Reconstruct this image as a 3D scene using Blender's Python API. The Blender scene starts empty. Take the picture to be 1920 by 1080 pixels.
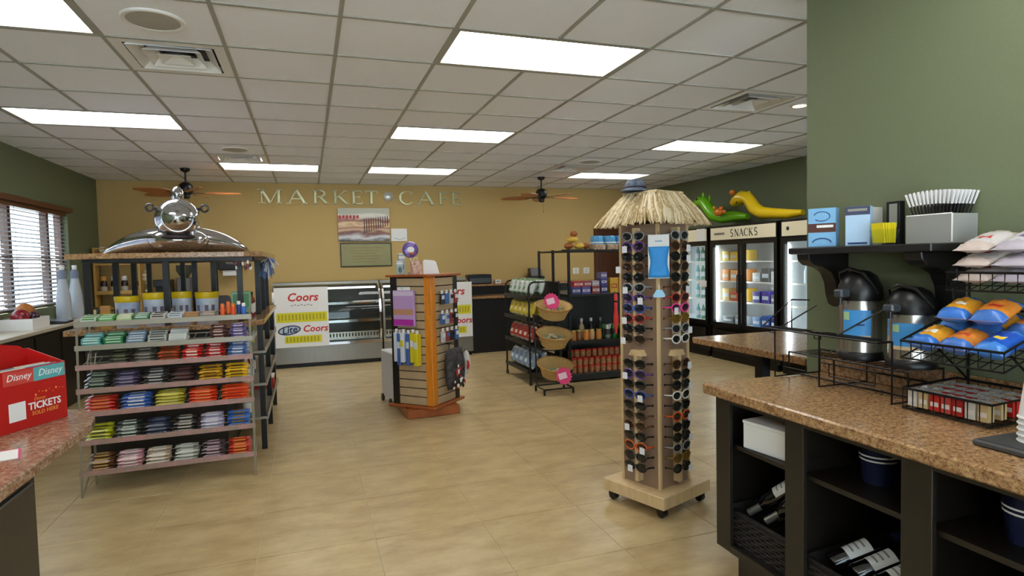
import bpy, bmesh, math, random
from mathutils import Matrix, Vector
PI = math.pi
random.seed(7)
D = bpy.data
C = bpy.context.scene.collection
scene = bpy.context.scene
# ------------------------------------------------------------------ camera
EYE = 1.47
cam_d = D.cameras.new('camera'); cam = D.objects.new('camera', cam_d); C.objects.link(cam)
Rw = Matrix(((0.94678865, 0.03627349, -0.3198054), (-0.32104729, 0.03604447, -0.946377), (-0.02280118, 0.99869166, 0.045772)))
# columns of Rw are the camera axes (right, up, back) in the world
cam.matrix_world = Matrix.Translation((0, 0, EYE)) @ Rw.to_4x4()
cam_d.sensor_fit = 'HORIZONTAL'; cam_d.sensor_width = 36.0
cam_d.lens = 1129.0 / 1920.0 * 36.0
cam_d.clip_start = 0.05
scene.camera = cam
# ------------------------------------------------------------------ world, exposure
w = D.worlds.new('world'); scene.world = w; w.use_nodes = True
bgn = w.node_tree.nodes['Background']
bgn.inputs[0].default_value = (0.72, 0.86, 1.0, 1); bgn.inputs[1].default_value = 5.5
vs = scene.view_settings
vs.view_transform = 'Standard'; vs.look = 'None'; vs.gamma = 1.0; vs.use_curve_mapping = False
vs.exposure = 0.0
PANEL = 8.0            # radiance of the fluorescent ceiling panels
sun_d = D.lights.new('sun', 'SUN'); sun = D.objects.new('sun', sun_d); C.objects.link(sun)
sun_d.energy = 60.0; sun_d.angle = math.radians(.6); sun_d.color = (1, 1, 1)
sun.location = (-4, 6, 14); sun.rotation_euler = Vector((.22, -.4, -.89)).to_track_quat('-Z', 'Y').to_euler()

# ------------------------------------------------------------------ materials
def S(r, g, b):
    f = lambda c: (c / 255 / 12.92) if c / 255 <= 0.04045 else ((c / 255 + 0.055) / 1.055) ** 2.4
    return (f(r), f(g), f(b), 1.0)
MATS = {}
def mat(name, col, rough=0.5, metal=0.0, emit=0.0, noise=0.0, nscale=20.0, bump=0.0, col2=None, stretch=None, alpha=None, coat=0.0, objrand=0.0, trans=0.0, spec=None, ramp=(.36, .64)):
    if name in MATS: return MATS[name]
    m = D.materials.new(name); m.use_nodes = True
    nt = m.node_tree; N = nt.nodes; L = nt.links
    b = N['Principled BSDF']
    b.inputs['Base Color'].default_value = col
    b.inputs['Roughness'].default_value = rough
    b.inputs['Metallic'].default_value = metal
    if spec is not None: b.inputs['Specular IOR Level'].default_value = spec
    if coat: b.inputs['Coat Weight'].default_value = coat; b.inputs['Coat Roughness'].default_value = 0.1
    if trans: b.inputs['Transmission Weight'].default_value = trans
    if alpha is not None: b.inputs['Alpha'].default_value = alpha
    if emit:
        b.inputs['Emission Color'].default_value = col; b.inputs['Emission Strength'].default_value = emit
    if noise or bump or col2:
        tc = N.new('ShaderNodeNewGeometry'); mp = N.new('ShaderNodeMapping')
        L.new(tc.outputs['Position'], mp.inputs[0])
        if stretch: mp.inputs['Scale'].default_value = stretch
        nz = N.new('ShaderNodeTexNoise'); nz.inputs['Scale'].default_value = nscale; nz.inputs['Detail'].default_value = 6.0; nz.inputs['Roughness'].default_value = 0.65
        L.new(mp.outputs[0], nz.inputs['Vector'])
        if noise or col2:
            cr = N.new('ShaderNodeValToRGB')
            c2 = col2 or tuple(c * (1 - noise) for c in col[:3]) + (1,)
            cr.color_ramp.elements[0].position = ramp[0]; cr.color_ramp.elements[1].position = ramp[1]
            cr.color_ramp.elements[0].color = c2; cr.color_ramp.elements[1].color = col
            L.new(nz.outputs['Fac'], cr.inputs[0])
            out = cr.outputs[0]
            if objrand:
                oi = N.new('ShaderNodeObjectInfo'); mr = N.new('ShaderNodeMapRange')
                mr.inputs['To Min'].default_value = 1 - objrand; mr.inputs['To Max'].default_value = 1 + objrand
                L.new(oi.outputs['Random'], mr.inputs['Value'])
                mx = N.new('ShaderNodeMix'); mx.data_type = 'RGBA'; mx.blend_type = 'MULTIPLY'; mx.inputs[0].default_value = 1
                L.new(out, mx.inputs['A']); L.new(mr.outputs[0], mx.inputs['B']); out = mx.outputs['Result']
            L.new(out, b.inputs['Base Color'])
        if bump:
            bp = N.new('ShaderNodeBump'); bp.inputs['Strength'].default_value = bump; bp.inputs['Distance'].default_value = 0.01
            L.new(nz.outputs['Fac'], bp.inputs['Height']); L.new(bp.outputs[0], b.inputs['Normal'])
    MATS[name] = m
    return m
def granite(name, cols, scale, rough=0.18):
    m = D.materials.new(name); m.use_nodes = True; nt = m.node_tree; N = nt.nodes; L = nt.links; b = N['Principled BSDF']
    tc = N.new('ShaderNodeNewGeometry')
    nz = N.new('ShaderNodeTexNoise'); nz.inputs['Scale'].default_value = scale; nz.inputs['Detail'].default_value = 5; nz.inputs['Roughness'].default_value = .8
    vo = N.new('ShaderNodeTexVoronoi'); vo.inputs['Scale'].default_value = scale * 4
    L.new(tc.outputs['Position'], nz.inputs['Vector']); L.new(tc.outputs['Position'], vo.inputs['Vector'])
    cr = N.new('ShaderNodeValToRGB'); e = cr.color_ramp.elements
    e[0].position = .33; e[1].position = .7; e[0].color = cols[0]; e[1].color = cols[2]
    n = e.new(.48); n.color = cols[1]
    L.new(nz.outputs['Fac'], cr.inputs[0])
    cr2 = N.new('ShaderNodeValToRGB'); cr2.color_ramp.elements[0].position = .08; cr2.color_ramp.elements[0].color = (.15, .13, .12, 1); cr2.color_ramp.elements[1].position = .3; cr2.color_ramp.elements[1].color = (1, 1, 1, 1)
    sp = N.new('ShaderNodeSeparateColor'); L.new(vo.outputs['Color'], sp.inputs[0]); L.new(sp.outputs[0], cr2.inputs[0])
    mx = N.new('ShaderNodeMix'); mx.data_type = 'RGBA'; mx.blend_type = 'MULTIPLY'; mx.inputs[0].default_value = .5
    L.new(cr.outputs[0], mx.inputs['A']); L.new(cr2.outputs[0], mx.inputs['B'])
    L.new(mx.outputs['Result'], b.inputs['Base Color']); b.inputs['Roughness'].default_value = rough
    return m
def glassmat(name, tint, op):
    m = D.materials.new(name); m.use_nodes = True; nt = m.node_tree; N = nt.nodes; L = nt.links
    N.remove(N['Principled BSDF'])
    o = [n for n in N if n.type == 'OUTPUT_MATERIAL'][0]
    t = N.new('ShaderNodeBsdfTransparent'); t.inputs[0].default_value = tint
    g = N.new('ShaderNodeBsdfGlossy'); g.inputs['Roughness'].default_value = .03; g.inputs[0].default_value = (1, 1, 1, 1)
    mx = N.new('ShaderNodeMixShader'); fr = N.new('ShaderNodeLayerWeight'); pw = N.new('ShaderNodeMath'); pw.operation = 'POWER'; pw.inputs[1].default_value = 5.0; L.new(fr.outputs['Facing'], pw.inputs[0])
    ad = N.new('ShaderNodeMath'); ad.operation = 'MULTIPLY_ADD'; ad.inputs[1].default_value = .6; ad.inputs[2].default_value = op
    L.new(pw.outputs[0], ad.inputs[0]); L.new(ad.outputs[0], mx.inputs[0])
    L.new(t.outputs[0], mx.inputs[1]); L.new(g.outputs[0], mx.inputs[2]); L.new(mx.outputs[0], o.inputs[0])
    MATS[name] = m; return m

m_black = mat('black_metal', S(18, 17, 17), .38, .3)
m_blackp = mat('black_plastic', S(20, 20, 22), .35)
m_wire = mat('black_wire', S(22, 21, 21), .4, .4)
m_dark = mat('dark_wood', S(34, 28, 22), .4, noise=.35, nscale=9, stretch=(1, 1, 6))
m_chrome = mat('chrome', S(215, 218, 224), .07, 1.0)
m_steel = mat('stainless_steel', S(206, 202, 196), .24, .9, noise=.12, nscale=6, stretch=(1, 1, 40))
m_white = mat('white_paint', S(232, 232, 228), .5)
m_paper = mat('white_paper', S(238, 238, 236), .7)
m_graysteel = mat('grey_wire_metal', S(158, 152, 138), .45, .4)
m_glass = glassmat('clear_glass', (.93, .96, .95, 1), .02)
m_cabin = mat('espresso_wood', S(36, 31, 23), .42, noise=.3, nscale=7, stretch=(1, 1, .2))
m_gran = granite('brown_granite', [S(96, 66, 46), S(164, 124, 86), S(206, 172, 124)], 55)
m_gran2 = granite('red_granite', [S(92, 62, 48), S(158, 118, 92), S(206, 182, 156)], 60)
m_wood = mat('honey_wood', S(232, 142, 40), .38, noise=.28, nscale=8, stretch=(6, 6, .6))
m_oak = mat('pale_oak', S(216, 186, 140), .42, noise=.15, nscale=8, stretch=(4, 4, .6))
m_cherry = mat('cherry_wood', S(172, 92, 40), .35, noise=.3, nscale=6, stretch=(1, 4, 1))
m_door = mat('brown_door', S(92, 52, 26), .4, noise=.3, nscale=6, stretch=(5, 5, .5))

# ------------------------------------------------------------------ mesh builder
class B:
    def __init__(s): s.v = []; s.f = []; s.mi = []; s.cur = 0; s.T = None
    def m(s, i): s.cur = i; return s
    def add(s, vs, fs):
        o = len(s.v)
        if s.T is not None: vs = [tuple(s.T @ Vector(v)) for v in vs]
        s.v += [tuple(v) for v in vs]
        s.f += [tuple(i + o for i in f) for f in fs]; s.mi += [s.cur] * len(fs)
        return s
    def box(s, x0, y0, z0, x1, y1, z1):
        v = [(x0, y0, z0), (x1, y0, z0), (x1, y1, z0), (x0, y1, z0), (x0, y0, z1), (x1, y0, z1), (x1, y1, z1), (x0, y1, z1)]
        return s.add(v, [(3, 2, 1, 0), (4, 5, 6, 7), (0, 1, 5, 4), (1, 2, 6, 5), (2, 3, 7, 6), (3, 0, 4, 7)])
    def cbox(s, c, d):
        return s.box(c[0] - d[0] / 2, c[1] - d[1] / 2, c[2] - d[2] / 2, c[0] + d[0] / 2, c[1] + d[1] / 2, c[2] + d[2] / 2)
    def cyl(s, p0, p1, r0, r1=None, n=12):
        r1 = r0 if r1 is None else r1
        p0 = Vector(p0); p1 = Vector(p1); d = (p1 - p0).normalized()
        a = d.orthogonal().normalized(); b = d.cross(a)
        v = []
        for p, r in ((p0, r0), (p1, r1)):
            for i in range(n):
                t = 2 * PI * i / n; v.append(p + a * (r * math.cos(t)) + b * (r * math.sin(t)))
        f = [(i, (i + 1) % n, n + (i + 1) % n, n + i) for i in range(n)] + [tuple(range(n - 1, -1, -1)), tuple(range(n, 2 * n))]
        return s.add(v, f)
    def tube(s, pts, r, n=6, closed=False):
        P = [Vector(p) for p in pts]; K = len(P); v = []; prev = None
        for i, p in enumerate(P):
            if closed: d = P[(i + 1) % K] - P[i - 1]
            else: d = P[min(i + 1, K - 1)] - P[max(i - 1, 0)]
            d = d.normalized() if d.length > 1e-9 else Vector((0, 0, 1))
            if prev is None: a = d.orthogonal().normalized()
            else:
                a = prev - d * prev.dot(d); a = a.normalized() if a.length > 1e-6 else d.orthogonal().normalized()
            prev = a; b = d.cross(a)
            rr = r[i] if isinstance(r, (list, tuple)) else r
            for j in range(n):
                t = 2 * PI * j / n; v.append(p + a * (rr * math.cos(t)) + b * (rr * math.sin(t)))
        f = []
        for i in range(K if closed else K - 1):
            i2 = (i + 1) % K
            for j in range(n): f.append((i * n + j, i * n + (j + 1) % n, i2 * n + (j + 1) % n, i2 * n + j))
        if not closed: f += [tuple(range(n - 1, -1, -1)), tuple((K - 1) * n + j for j in range(n))]
        return s.add(v, f)
    def lathe(s, prof, n=20, c=(0, 0, 0), ex=1.0, ey=1.0, caps=True):
        v = []; K = len(prof)
        for r, z in prof:
            for j in range(n):
                t = 2 * PI * j / n; v.append((c[0] + r * ex * math.cos(t), c[1] + r * ey * math.sin(t), c[2] + z))
        f = []
        for i in range(K - 1):
            for j in range(n): f.append((i * n + j, i * n + (j + 1) % n, (i + 1) * n + (j + 1) % n, (i + 1) * n + j))
        if caps and prof[0][0] > 1e-5: f.append(tuple(range(n - 1, -1, -1)))
        if caps and prof[-1][0] > 1e-5: f.append(tuple((K - 1) * n + j for j in range(n)))
        return s.add(v, f)
    def prism(s, poly, h0, h1, ax='z'):
        n = len(poly)
        def q(a, b, h): return {'z': (a, b, h), 'x': (h, a, b), 'y': (a, h, b)}[ax]
        v = [q(a, b, h0) for a, b in poly] + [q(a, b, h1) for a, b in poly]
        f = [(i, (i + 1) % n, n + (i + 1) % n, n + i) for i in range(n)] + [tuple(range(n - 1, -1, -1)), tuple(range(n, 2 * n))]
        return s.add(v, f)
    def ell(s, c, rx, ry, rz, nu=14, nv=9):
        return s.lathe([(math.sin(PI * i / nv), -math.cos(PI * i / nv)) for i in range(nv + 1)] and
                       [(rx * math.sin(PI * i / nv), -rz * math.cos(PI * i / nv)) for i in range(nv + 1)], nu, c, 1.0, ry / rx)
    def pillow(s, c, lx, ly, lz, nx=8, ny=6, crimp=.12, wob=0.0, seed=0, bands=None):
        """a filled bag or wrapper lying flat, crimped at its two x ends"""
        rnd = random.Random(seed); v = []
        for side in (1, -1):
            for i in range(nx + 1):
                for j in range(ny + 1):
                    u = i / nx; t = j / ny
                    e = min(1, min(u, 1 - u) / crimp - .35) if min(u, 1 - u) < crimp * 1.35 else 1
                    e = max(0, e); p = max(0, math.sin(PI * t)) ** .5
                    z = side * lz / 2 * (e ** .6) * p + side * .0006
                    if wob: z += rnd.uniform(-wob, wob) * e * p
                    v.append((c[0] + (u - .5) * lx, c[1] + (t - .5) * ly * (1 if e >= 1 else .97), c[2] + z))
        f = []; W = ny + 1; O = (nx + 1) * W
        for i in range(nx):
            for j in range(ny):
                a = i * W + j
                f.append((a, a + W, a + W + 1, a + 1)); f.append((O + a, O + a + 1, O + a + W + 1, O + a + W))
        for j in range(ny):
            f.append((j, j + 1, O + j + 1, O + j)); a = nx * W + j; f.append((a, O + a, O + a + 1, a + 1))
        for i in range(nx):
            a = i * W; f.append((a, O + a, O + a + W, a + W)); a = i * W + ny; f.append((a, a + W, O + a + W, O + a))
        s.add(v, f)
        if bands:
            k = len(f); nb = 2 * nx * ny
            for q in range(nb):
                i = (q // 2) // ny; j = (q // 2) % ny; s.mi[len(s.mi) - k + q] = bands((i + .5) / nx, (j + .5) / ny)
        return s
    def build(s, name, mats, parent=None, smooth=None, bev=0.0, recalc=False):
        me = D.meshes.new(name); me.from_pydata(s.v, [], s.f); me.update()
        for x in (mats if isinstance(mats, (list, tuple)) else [mats]): me.materials.append(x)
        if isinstance(mats, (list, tuple)) and len(mats) > 1: me.polygons.foreach_set('material_index', s.mi)
        if bev or recalc:
            bm = bmesh.new(); bm.from_mesh(me)
            if recalc: bmesh.ops.recalc_face_normals(bm, faces=bm.faces)
            if bev:
                ed = [e for e in bm.edges if len(e.link_faces) == 2 and e.calc_face_angle(0) > .6]
                bmesh.ops.bevel(bm, geom=ed, offset=bev, segments=1, affect='EDGES', clamp_overlap=True)
            bm.to_mesh(me); bm.free()
        if smooth is not None:
            me.polygons.foreach_set('use_smooth', [True] * len(me.polygons)); me.set_sharp_from_angle(angle=math.radians(smooth))
        return obj(name, me, parent)
def obj(name, me, parent=None):
    o = D.objects.new(name, me); C.objects.link(o)
    if parent: o.parent = parent
    return o
def tag(o, label, cat, group=None):
    o['label'] = label; o['category'] = cat
    if group: o['group'] = group
    return o
def thing(name, label, cat, loc=(0, 0, 0), rz=0.0, group=None):
    o = D.objects.new(name, None); C.objects.link(o); o.empty_display_size = .05
    o.location = loc; o.rotation_euler = (0, 0, rz)
    return tag(o, label, cat, group)
def struct(o): o['kind'] = 'structure'; return o
def place(o, loc, rot=(0, 0, 0)): o.location = loc; o.rotation_euler = rot; return o
def dup(root, loc, rot=None, label=None, group=None, parent=None):
    r = root.copy(); C.objects.link(r); r.location = loc
    if rot is not None: r.rotation_euler = rot
    if label: r['label'] = label
    if group: r['group'] = group
    for ch in list(root.children):
        c = ch.copy(); C.objects.link(c); c.parent = r
        for g in list(ch.children):
            d = g.copy(); C.objects.link(d); d.parent = c
    return r
def text(body, size, m, parent, o, u, v, name='lettering', depth=.0004, align='CENTER', bold=0.0, squash=1.0, italic=0.0):
    """flat lettering; o = centre point, u = reading direction, v = up, in the parent's space"""
    cu = D.curves.new('t', 'FONT'); cu.body = body; cu.size = size; cu.align_x = align; cu.align_y = 'CENTER'
    cu.extrude = depth; cu.offset = bold; cu.resolution_u = 2; cu.shear = italic
    ob = D.objects.new('t', cu); C.objects.link(ob)
    bpy.context.view_layer.update()
    me = D.meshes.new_from_object(ob.evaluated_get(bpy.context.evaluated_depsgraph_get()))
    D.objects.remove(ob); D.curves.remove(cu)
    u = Vector(u).normalized(); v = Vector(v); v = (v - u * v.dot(u)).normalized(); n = u.cross(v)
    M = Matrix(((u.x * squash, v.x, n.x, o[0]), (u.y * squash, v.y, n.y, o[1]), (u.z * squash, v.z, n.z, o[2]), (0, 0, 0, 1)))
    me.transform(M); me.materials.clear(); me.materials.append(m)
    return obj(name, me, parent)
# pixel of the photograph -> point on a known plane (used for laying out things that touch that plane)
def ray(px, py): return Rw @ Vector(((px - 960) / 1129, -(py - 540) / 1129, -1))
def pz(px, py, z): r = ray(px, py); r = r * ((z - EYE) / r.z); return Vector((r.x, r.y, z))
def pY(px, py, Y): r = ray(px, py); r = r * (Y / r.y); return Vector((r.x, Y, r.z + EYE))
def pX(px, py, X): r = ray(px, py); r = r * (X / r.x); return Vector((X, r.y, r.z + EYE))
def arc(c, r, a0, a1, n, ax='xz', ry=None):
    ry = ry or r; out = []
    for i in range(n + 1):
        t = a0 + (a1 - a0) * i / n; a, b = r * math.cos(t), ry * math.sin(t)
        out.append({'xz': (c[0] + a, c[1], c[2] + b), 'yz': (c[0], c[1] + a, c[2] + b), 'xy': (c[0] + a, c[1] + b, c[2])}[ax])
    return out
# ------------------------------------------------------------------ the room
XL, XR, YB, YF, H = -2.8, 6.2, 10.02, -3.0, 2.74
m_floor = mat('beige_floor_tile', S(206, 184, 138), .3, col2=S(168, 142, 98), nscale=4.5, bump=.02, objrand=.03, stretch=(.8, 1.5, 1), ramp=(.3, .7))
m_grout = mat('pale_grout', S(214, 204, 170), .7)
m_green = mat('olive_green_wall', S(112, 121, 92), .75, noise=.05, nscale=60, bump=.05)
m_must = mat('mustard_wall', S(198, 168, 106), .75, noise=.04, nscale=60, bump=.05)
m_tile = mat('white_ceiling_tile', S(240, 243, 250), .9, noise=.03, nscale=120, bump=.1)
m_tee = mat('grey_ceiling_tee', S(160, 160, 152), .5)
floor = struct(B().box(XL - .2, YF - .2, -.12, XR + .2, YB + .2, -.004).build('floor', m_grout))
P = .585; X0 = .29; Y0 = 3.23
tile_me = None; ntile = 0; far = B()
def cutbox(b, x0, y0, x1, y1, z0, z1): return b.box(x0, y0, z0, x1, y1, z1)
for i in range(-6, 12):
    for j in range(-11, 13):
        x0 = max(XL, X0 + i * P + .002); x1 = min(XR, X0 + (i + 1) * P - .002); y0 = max(YF, Y0 + j * P + .002); y1 = min(YB, Y0 + (j + 1) * P - .002)
        if x1 - x0 < .02 or y1 - y0 < .02: continue
        cxm, cym = (x0 + x1) / 2, (y0 + y1) / 2
        vis = cym > 1.6 and -.72 * cym - .5 < cxm < 1.45 * cym + .3
        full = x1 - x0 > P - .006 and y1 - y0 > P - .006
        if not vis: far.box(x0, y0, -.004, x1, y1, 0); continue
        if full and tile_me:
            o = obj('floor_tile', tile_me, floor)
        else:
            o = B().box(x0 - cxm, y0 - cym, -.004, x1 - cxm, y1 - cym, 0).build('floor_tile', m_floor, floor, bev=.001)
            if full: tile_me = o.data
        o.location = (cxm, cym, 0); ntile += 1
o = far.build('floor_tile_remainder', m_floor, floor); o['kind'] = 'stuff'
# walls (window opening in the left one)
WY0, WY1, WZ0, WZ1 = 5.2, 8.86, 1.06, 2.19
b = B(); b.box(XL - .15, YF, 0, XL, WY0, H + .12); b.box(XL - .15, WY1, 0, XL, YB, H + .12); b.box(XL - .15, WY0, 0, XL, WY1, WZ0); b.box(XL - .15, WY0, WZ1, XL, WY1, H + .12)
struct(b.build('wall_left', m_green))
struct(B().box(XL - .15, YB, 0, XR + .15, YB + .15, H + .12).build('wall_back', m_must))
struct(B().box(XR, YF, 0, XR + .15, YB, H + .12).build('wall_right', m_green))
SX0, SX1, SZ0, SZ1 = -2.4, 5.8, .25, 2.5      # unseen glazed shop front behind the camera, added to bring in daylight
b = B(); b.box(XL - .15, YF - .15, 0, SX0, YF, H + .12); b.box(SX1, YF - .15, 0, XR + .15, YF, H + .12); b.box(SX0, YF - .15, 0, SX1, YF, SZ0); b.box(SX0, YF - .15, SZ1, SX1, YF, H + .12)
struct(b.build('wall_front', m_green))
m_alu = mat('added_shopfront_aluminium', S(120, 118, 112), .4, .6)
b = B(); b.box(SX0, YF - .12, SZ0, SX1, YF - .05, SZ0 + .06); b.box(SX0, YF - .12, SZ1 - .06, SX1, YF - .05, SZ1); b.box(SX0, YF - .12, SZ0 + .06, SX0 + .06, YF - .05, SZ1 - .06); b.box(SX1 - .06, YF - .12, SZ0 + .06, SX1, YF - .05, SZ1 - .06)
shop = struct(b.build('added_window', m_alu)); npan = 6; pw_ = (SX1 - SX0 - .12) / npan
for k in range(npan):
    x0 = SX0 + .06 + k * pw_
    if k: B().box(x0 - .025, YF - .12, SZ0 + .06, x0 + .025, YF - .05, SZ1 - .06).build('mullion', m_alu, shop)
    B().box(x0 + .026, YF - .09, SZ0 + .06, x0 + pw_ - .026, YF - .084, SZ1 - .06).build('pane', m_glass, shop)
struct(B().box(-14, -22, -.1, 14, YF - .16, -.02).build('added_forecourt', mat('outdoor_concrete', S(194, 196, 200), .8)))  # unseen paving, added to bounce sunlight up onto the ceiling
PX, PYE = 2.30, 2.316
struct(B().box(PX, YF, 0, PX + .14, PYE, H).build('wall_partition', m_green))
# suspended ceiling
ceil = struct(B().box(XL - .15, YF - .15, H + .1, XR + .15, YB + .15, H + .2).build('ceiling', m_tile))
G = .61; gx0 = .815; gy0 = 3.26
lights = {(-5, 0), (-5, 4), (-3, 8), (0, 0), (0, 4), (0, 8), (5, 4), (5, 8), (-5, -4), (0, -4), (-5, -8), (0, -8)}   # (col,row) of the left cell of each 2x4 light
vents = {(-3, 1), (4, 1), (-3, 7), (4, 7)}
used = set(vents) | lights | {(c + 1, r) for c, r in lights}
cme = None; rest = B()
for i in range(-6, 9):
    for j in range(-11, 12):
        x0 = max(XL, gx0 + i * G + .001); x1 = min(XR, gx0 + (i + 1) * G - .001); y0 = max(YF, gy0 + j * G + .001); y1 = min(YB, gy0 + (j + 1) * G - .001)
        if x1 - x0 < .02 or y1 - y0 < .02 or (i, j) in used: continue
        cxm, cym = (x0 + x1) / 2, (y0 + y1) / 2
        if cym < 2.2 or cxm > 1.3 * cym + .4: rest.box(x0, y0, H + .006, x1, y1, H + .02); continue
        full = x1 - x0 > G - .004 and y1 - y0 > G - .004
        if full and cme: o = obj('ceiling_tile', cme, ceil)
        else:
            o = B().box(x0 - cxm, y0 - cym, .006, x1 - cxm, y1 - cym, .02).build('ceiling_tile', m_tile, ceil)
            if full: cme = o.data
        o.location = (cxm, cym, H)
o = rest.build('ceiling_tile_remainder', m_tile, ceil); o['kind'] = 'stuff'
for i in range(-5, 9):
    x = gx0 + i * G
    if XL < x < XR:
        # tees stop at the lights that cross them
        segs = [YF]; cuts = sorted([(gy0 + r * G, gy0 + (r + 1) * G) for c, r in lights if c + 1 == i])
        for a, c in cuts: segs += [max(a, YF), c]
        segs.append(YB)
        for a, c in zip(segs[::2], segs[1::2]):
            if c - a > .05: B().box(x - .011, a, H - .001, x + .011, c, H + .03).build('grid_tee', m_tee, ceil)
for j in range(-10, 12):
    y = gy0 + j * G
    if YF < y < YB: B().box(XL, y - .011, H, XR, y + .011, H + .029).build('grid_tee', m_tee, ceil)
# ceiling fixtures
m_emit = mat('fluorescent_diffuser', (1.0, .985, .95, 1), .5, emit=PANEL)
pos_l = {(-5, 0): 'over the candy rack aisle beside the large square vent', (-5, 4): 'between the window wall and the silver toy plane', (-3, 8): 'above the wall letters beside the small square vent', (0, 0): 'largest in view, in line with the wooden spinner', (0, 4): 'middle one of the row leading to the wall letters', (0, 8): 'last of the row, above the framed food photograph', (5, 4): 'above the drink fridges', (5, 8): 'by the fan nearer the brown door',
         (-5, -4): 'x', (0, -4): 'x', (-5, -8): 'x', (0, -8): 'x'}
for (c, r) in sorted(lights):
    x0 = gx0 + c * G + .012; x1 = gx0 + (c + 2) * G - .012; y0 = gy0 + r * G + .012; y1 = gy0 + (r + 1) * G - .012
    if y1 < YF + .3: continue
    lab = pos_l[(c, r)]
    t = thing('ceiling_light', 'lit rectangular fluorescent ceiling panel ' + (lab if lab != 'x' else 'at the near end of the shop ceiling'), 'ceiling light', ((x0 + x1) / 2, (y0 + y1) / 2, H), 0, 'fluorescent ceiling panels')
    a, d = (x1 - x0) / 2, (y1 - y0) / 2
    b = B(); e = .02
    b.box(-a, -d, .001, a, -d + e, .03); b.box(-a, d - e, .001, a, d, .03); b.box(-a, -d + e, .001, -a + e, d - e, .03); b.box(a - e, -d + e, .001, a, d - e, .03)
    b.build('frame', m_tee, t)
    B().box(-a + e, -d + e, .012, a - e, d - e, .02).build('diffuser', m_emit, t)
m_vent = mat('vent_white_metal', S(228, 228, 226), .4)
m_vdark = mat('vent_throat', S(60, 58, 58), .6)
vl = {(-3, 1): 'large square ceiling air vent with stepped frames beside the round speaker', (4, 1): 'square ceiling air vent near the green partition wall', (-3, 7): 'square ceiling air vent above the silver toy plane', (4, 7): 'square ceiling air vent by the ceiling fan nearer the brown door'}
for (c, r) in sorted(vents):
    x = gx0 + (c + .5) * G; y = gy0 + (r + .5) * G
    t = thing('ceiling_vent', vl[(c, r)], 'air vent', (x, y, H), 0, 'square ceiling air vents')
    def ring(a0, z0, a1, z1):
        v = [(-a0, -a0, z0), (a0, -a0, z0), (a0, a0, z0), (-a0, a0, z0), (-a1, -a1, z1), (a1, -a1, z1), (a1, a1, z1), (-a1, a1, z1)]
        v += [(p[0], p[1], p[2] + .002) for p in v]
        f = []
        for i in range(4):
            k = (i + 1) % 4; f += [(i, k, 4 + k, 4 + i), (8 + i, 12 + i, 12 + k, 8 + k), (i, 8 + i, 8 + k, k), (4 + i, 4 + k, 12 + k, 12 + i)]
        return v, f
    b = B().add(*ring(.294, .001, .235, .002)); b.build('frame', m_vent, t, recalc=True)
    for a0, a1 in ((.225, .165), (.155, .1)):
        B().add(*ring(a0, -.004, a1, .05)).build('louvre_frame', m_vent, t, recalc=True)
    B().add(*ring(.09, -.006, .001, .03)).build('louvre_frame', m_vent, t, recalc=True)
    B().box(-.29, -.29, .06, .29, .29, .07).build('throat', m_vdark, t)
    b = B(); b.lathe([(.10, .045), (.105, .058)], 20, (0, .12, 0)); b.build('duct_collar', m_black, t)
m_spk = mat('speaker_grille', S(176, 172, 164), .7, noise=.15, nscale=400)
for x, y, lab in ((-.705, 3.565, 'round white ceiling speaker beside the large square vent'), (-.705, 7.225, 'round ceiling speaker over the silver toy plane'), (3.56, 7.225, 'round ceiling speaker by the ceiling fan nearer the brown door')):
    t = thing('ceiling_speaker', lab, 'speaker', (x, y, H + .006), 0, 'round ceiling speakers')
    B().lathe([(.15, 0), (.15, -.006), (.143, -.012), (.125, -.01), (.125, 0)], 32).build('rim', m_vent, t, 40)
    B().lathe([(.125, -.001), (.125, -.008), (.0, -.012)], 32).build('grille', m_spk, t, 40)
t = thing('recessed_downlight', 'small warm recessed downlight beside the green partition wall', 'downlight', (4.06, 4.17, H + .006))
B().lathe([(.075, 0), (.075, -.005), (.055, -.007), (.055, 0)], 24).build('trim_ring', m_vent, t, 40)
B().lathe([(.055, -.001), (.05, -.004), (0, -.004)], 24).build('bulb', mat('warm_bulb', (1, .72, .35, 1), .4, emit=18), t, 40)
# ceiling fans
m_blade = mat('fan_blade_wood', S(176, 104, 52), .35, noise=.25, nscale=8)
def fan(x, y, a0, lab):
    t = thing('ceiling_fan', lab, 'ceiling fan', (x, y, H), 0, 'ceiling fans')
    B().lathe([(.0, .0), (.06, -.001), (.055, -.03), (.02, -.05), (.0, -.05)], 16).build('canopy', m_black, t, 40)
    B().cyl((0, 0, -.04), (0, 0, -.19), .012, n=10).build('downrod', m_black, t, 40)
    B().lathe([(.0, -.17), (.035, -.175), (.075, -.2), (.085, -.23), (.085, -.29), (.07, -.32), (.045, -.34), (.045, -.37), (.03, -.385), (0, -.385)], 20).build('motor', m_black, t, 40)
    for k in range(5):
        a = a0 + k * 2 * PI / 5
        T = Matrix.Rotation(a, 4, 'Z') @ Matrix.Rotation(.22, 4, 'X')
        bl = B(); pts = []
        for i in range(13):
            u = i / 12; wd = .035 + .055 * math.sin(PI * min(1, u * .95 + .12)) ** .8
            pts.append((.2 + .44 * u, wd * (1 if i not in (0, 12) else .5)))
        poly = pts + [(p, -q) for p, q in reversed(pts)]
        bl.T = Matrix.Translation((0, 0, -.31)) @ T
        bl.prism(poly, -.004, .004); o = bl.build('blade', m_blade, t)
        ir = B(); ir.T = bl.T; ir.box(.07, -.018, -.006, .25, .018, .0); ir.build('blade_iron', m_black, o)
    b = B(); b.tube([(.03, 0, -.38), (.031, 0, -.52)], .0015, 5); b.lathe([(0, -.54), (.006, -.535), (.006, -.525), (0, -.52)], 8, (.031, 0, 0)); b.build('pull_chain', m_black, t)
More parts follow.
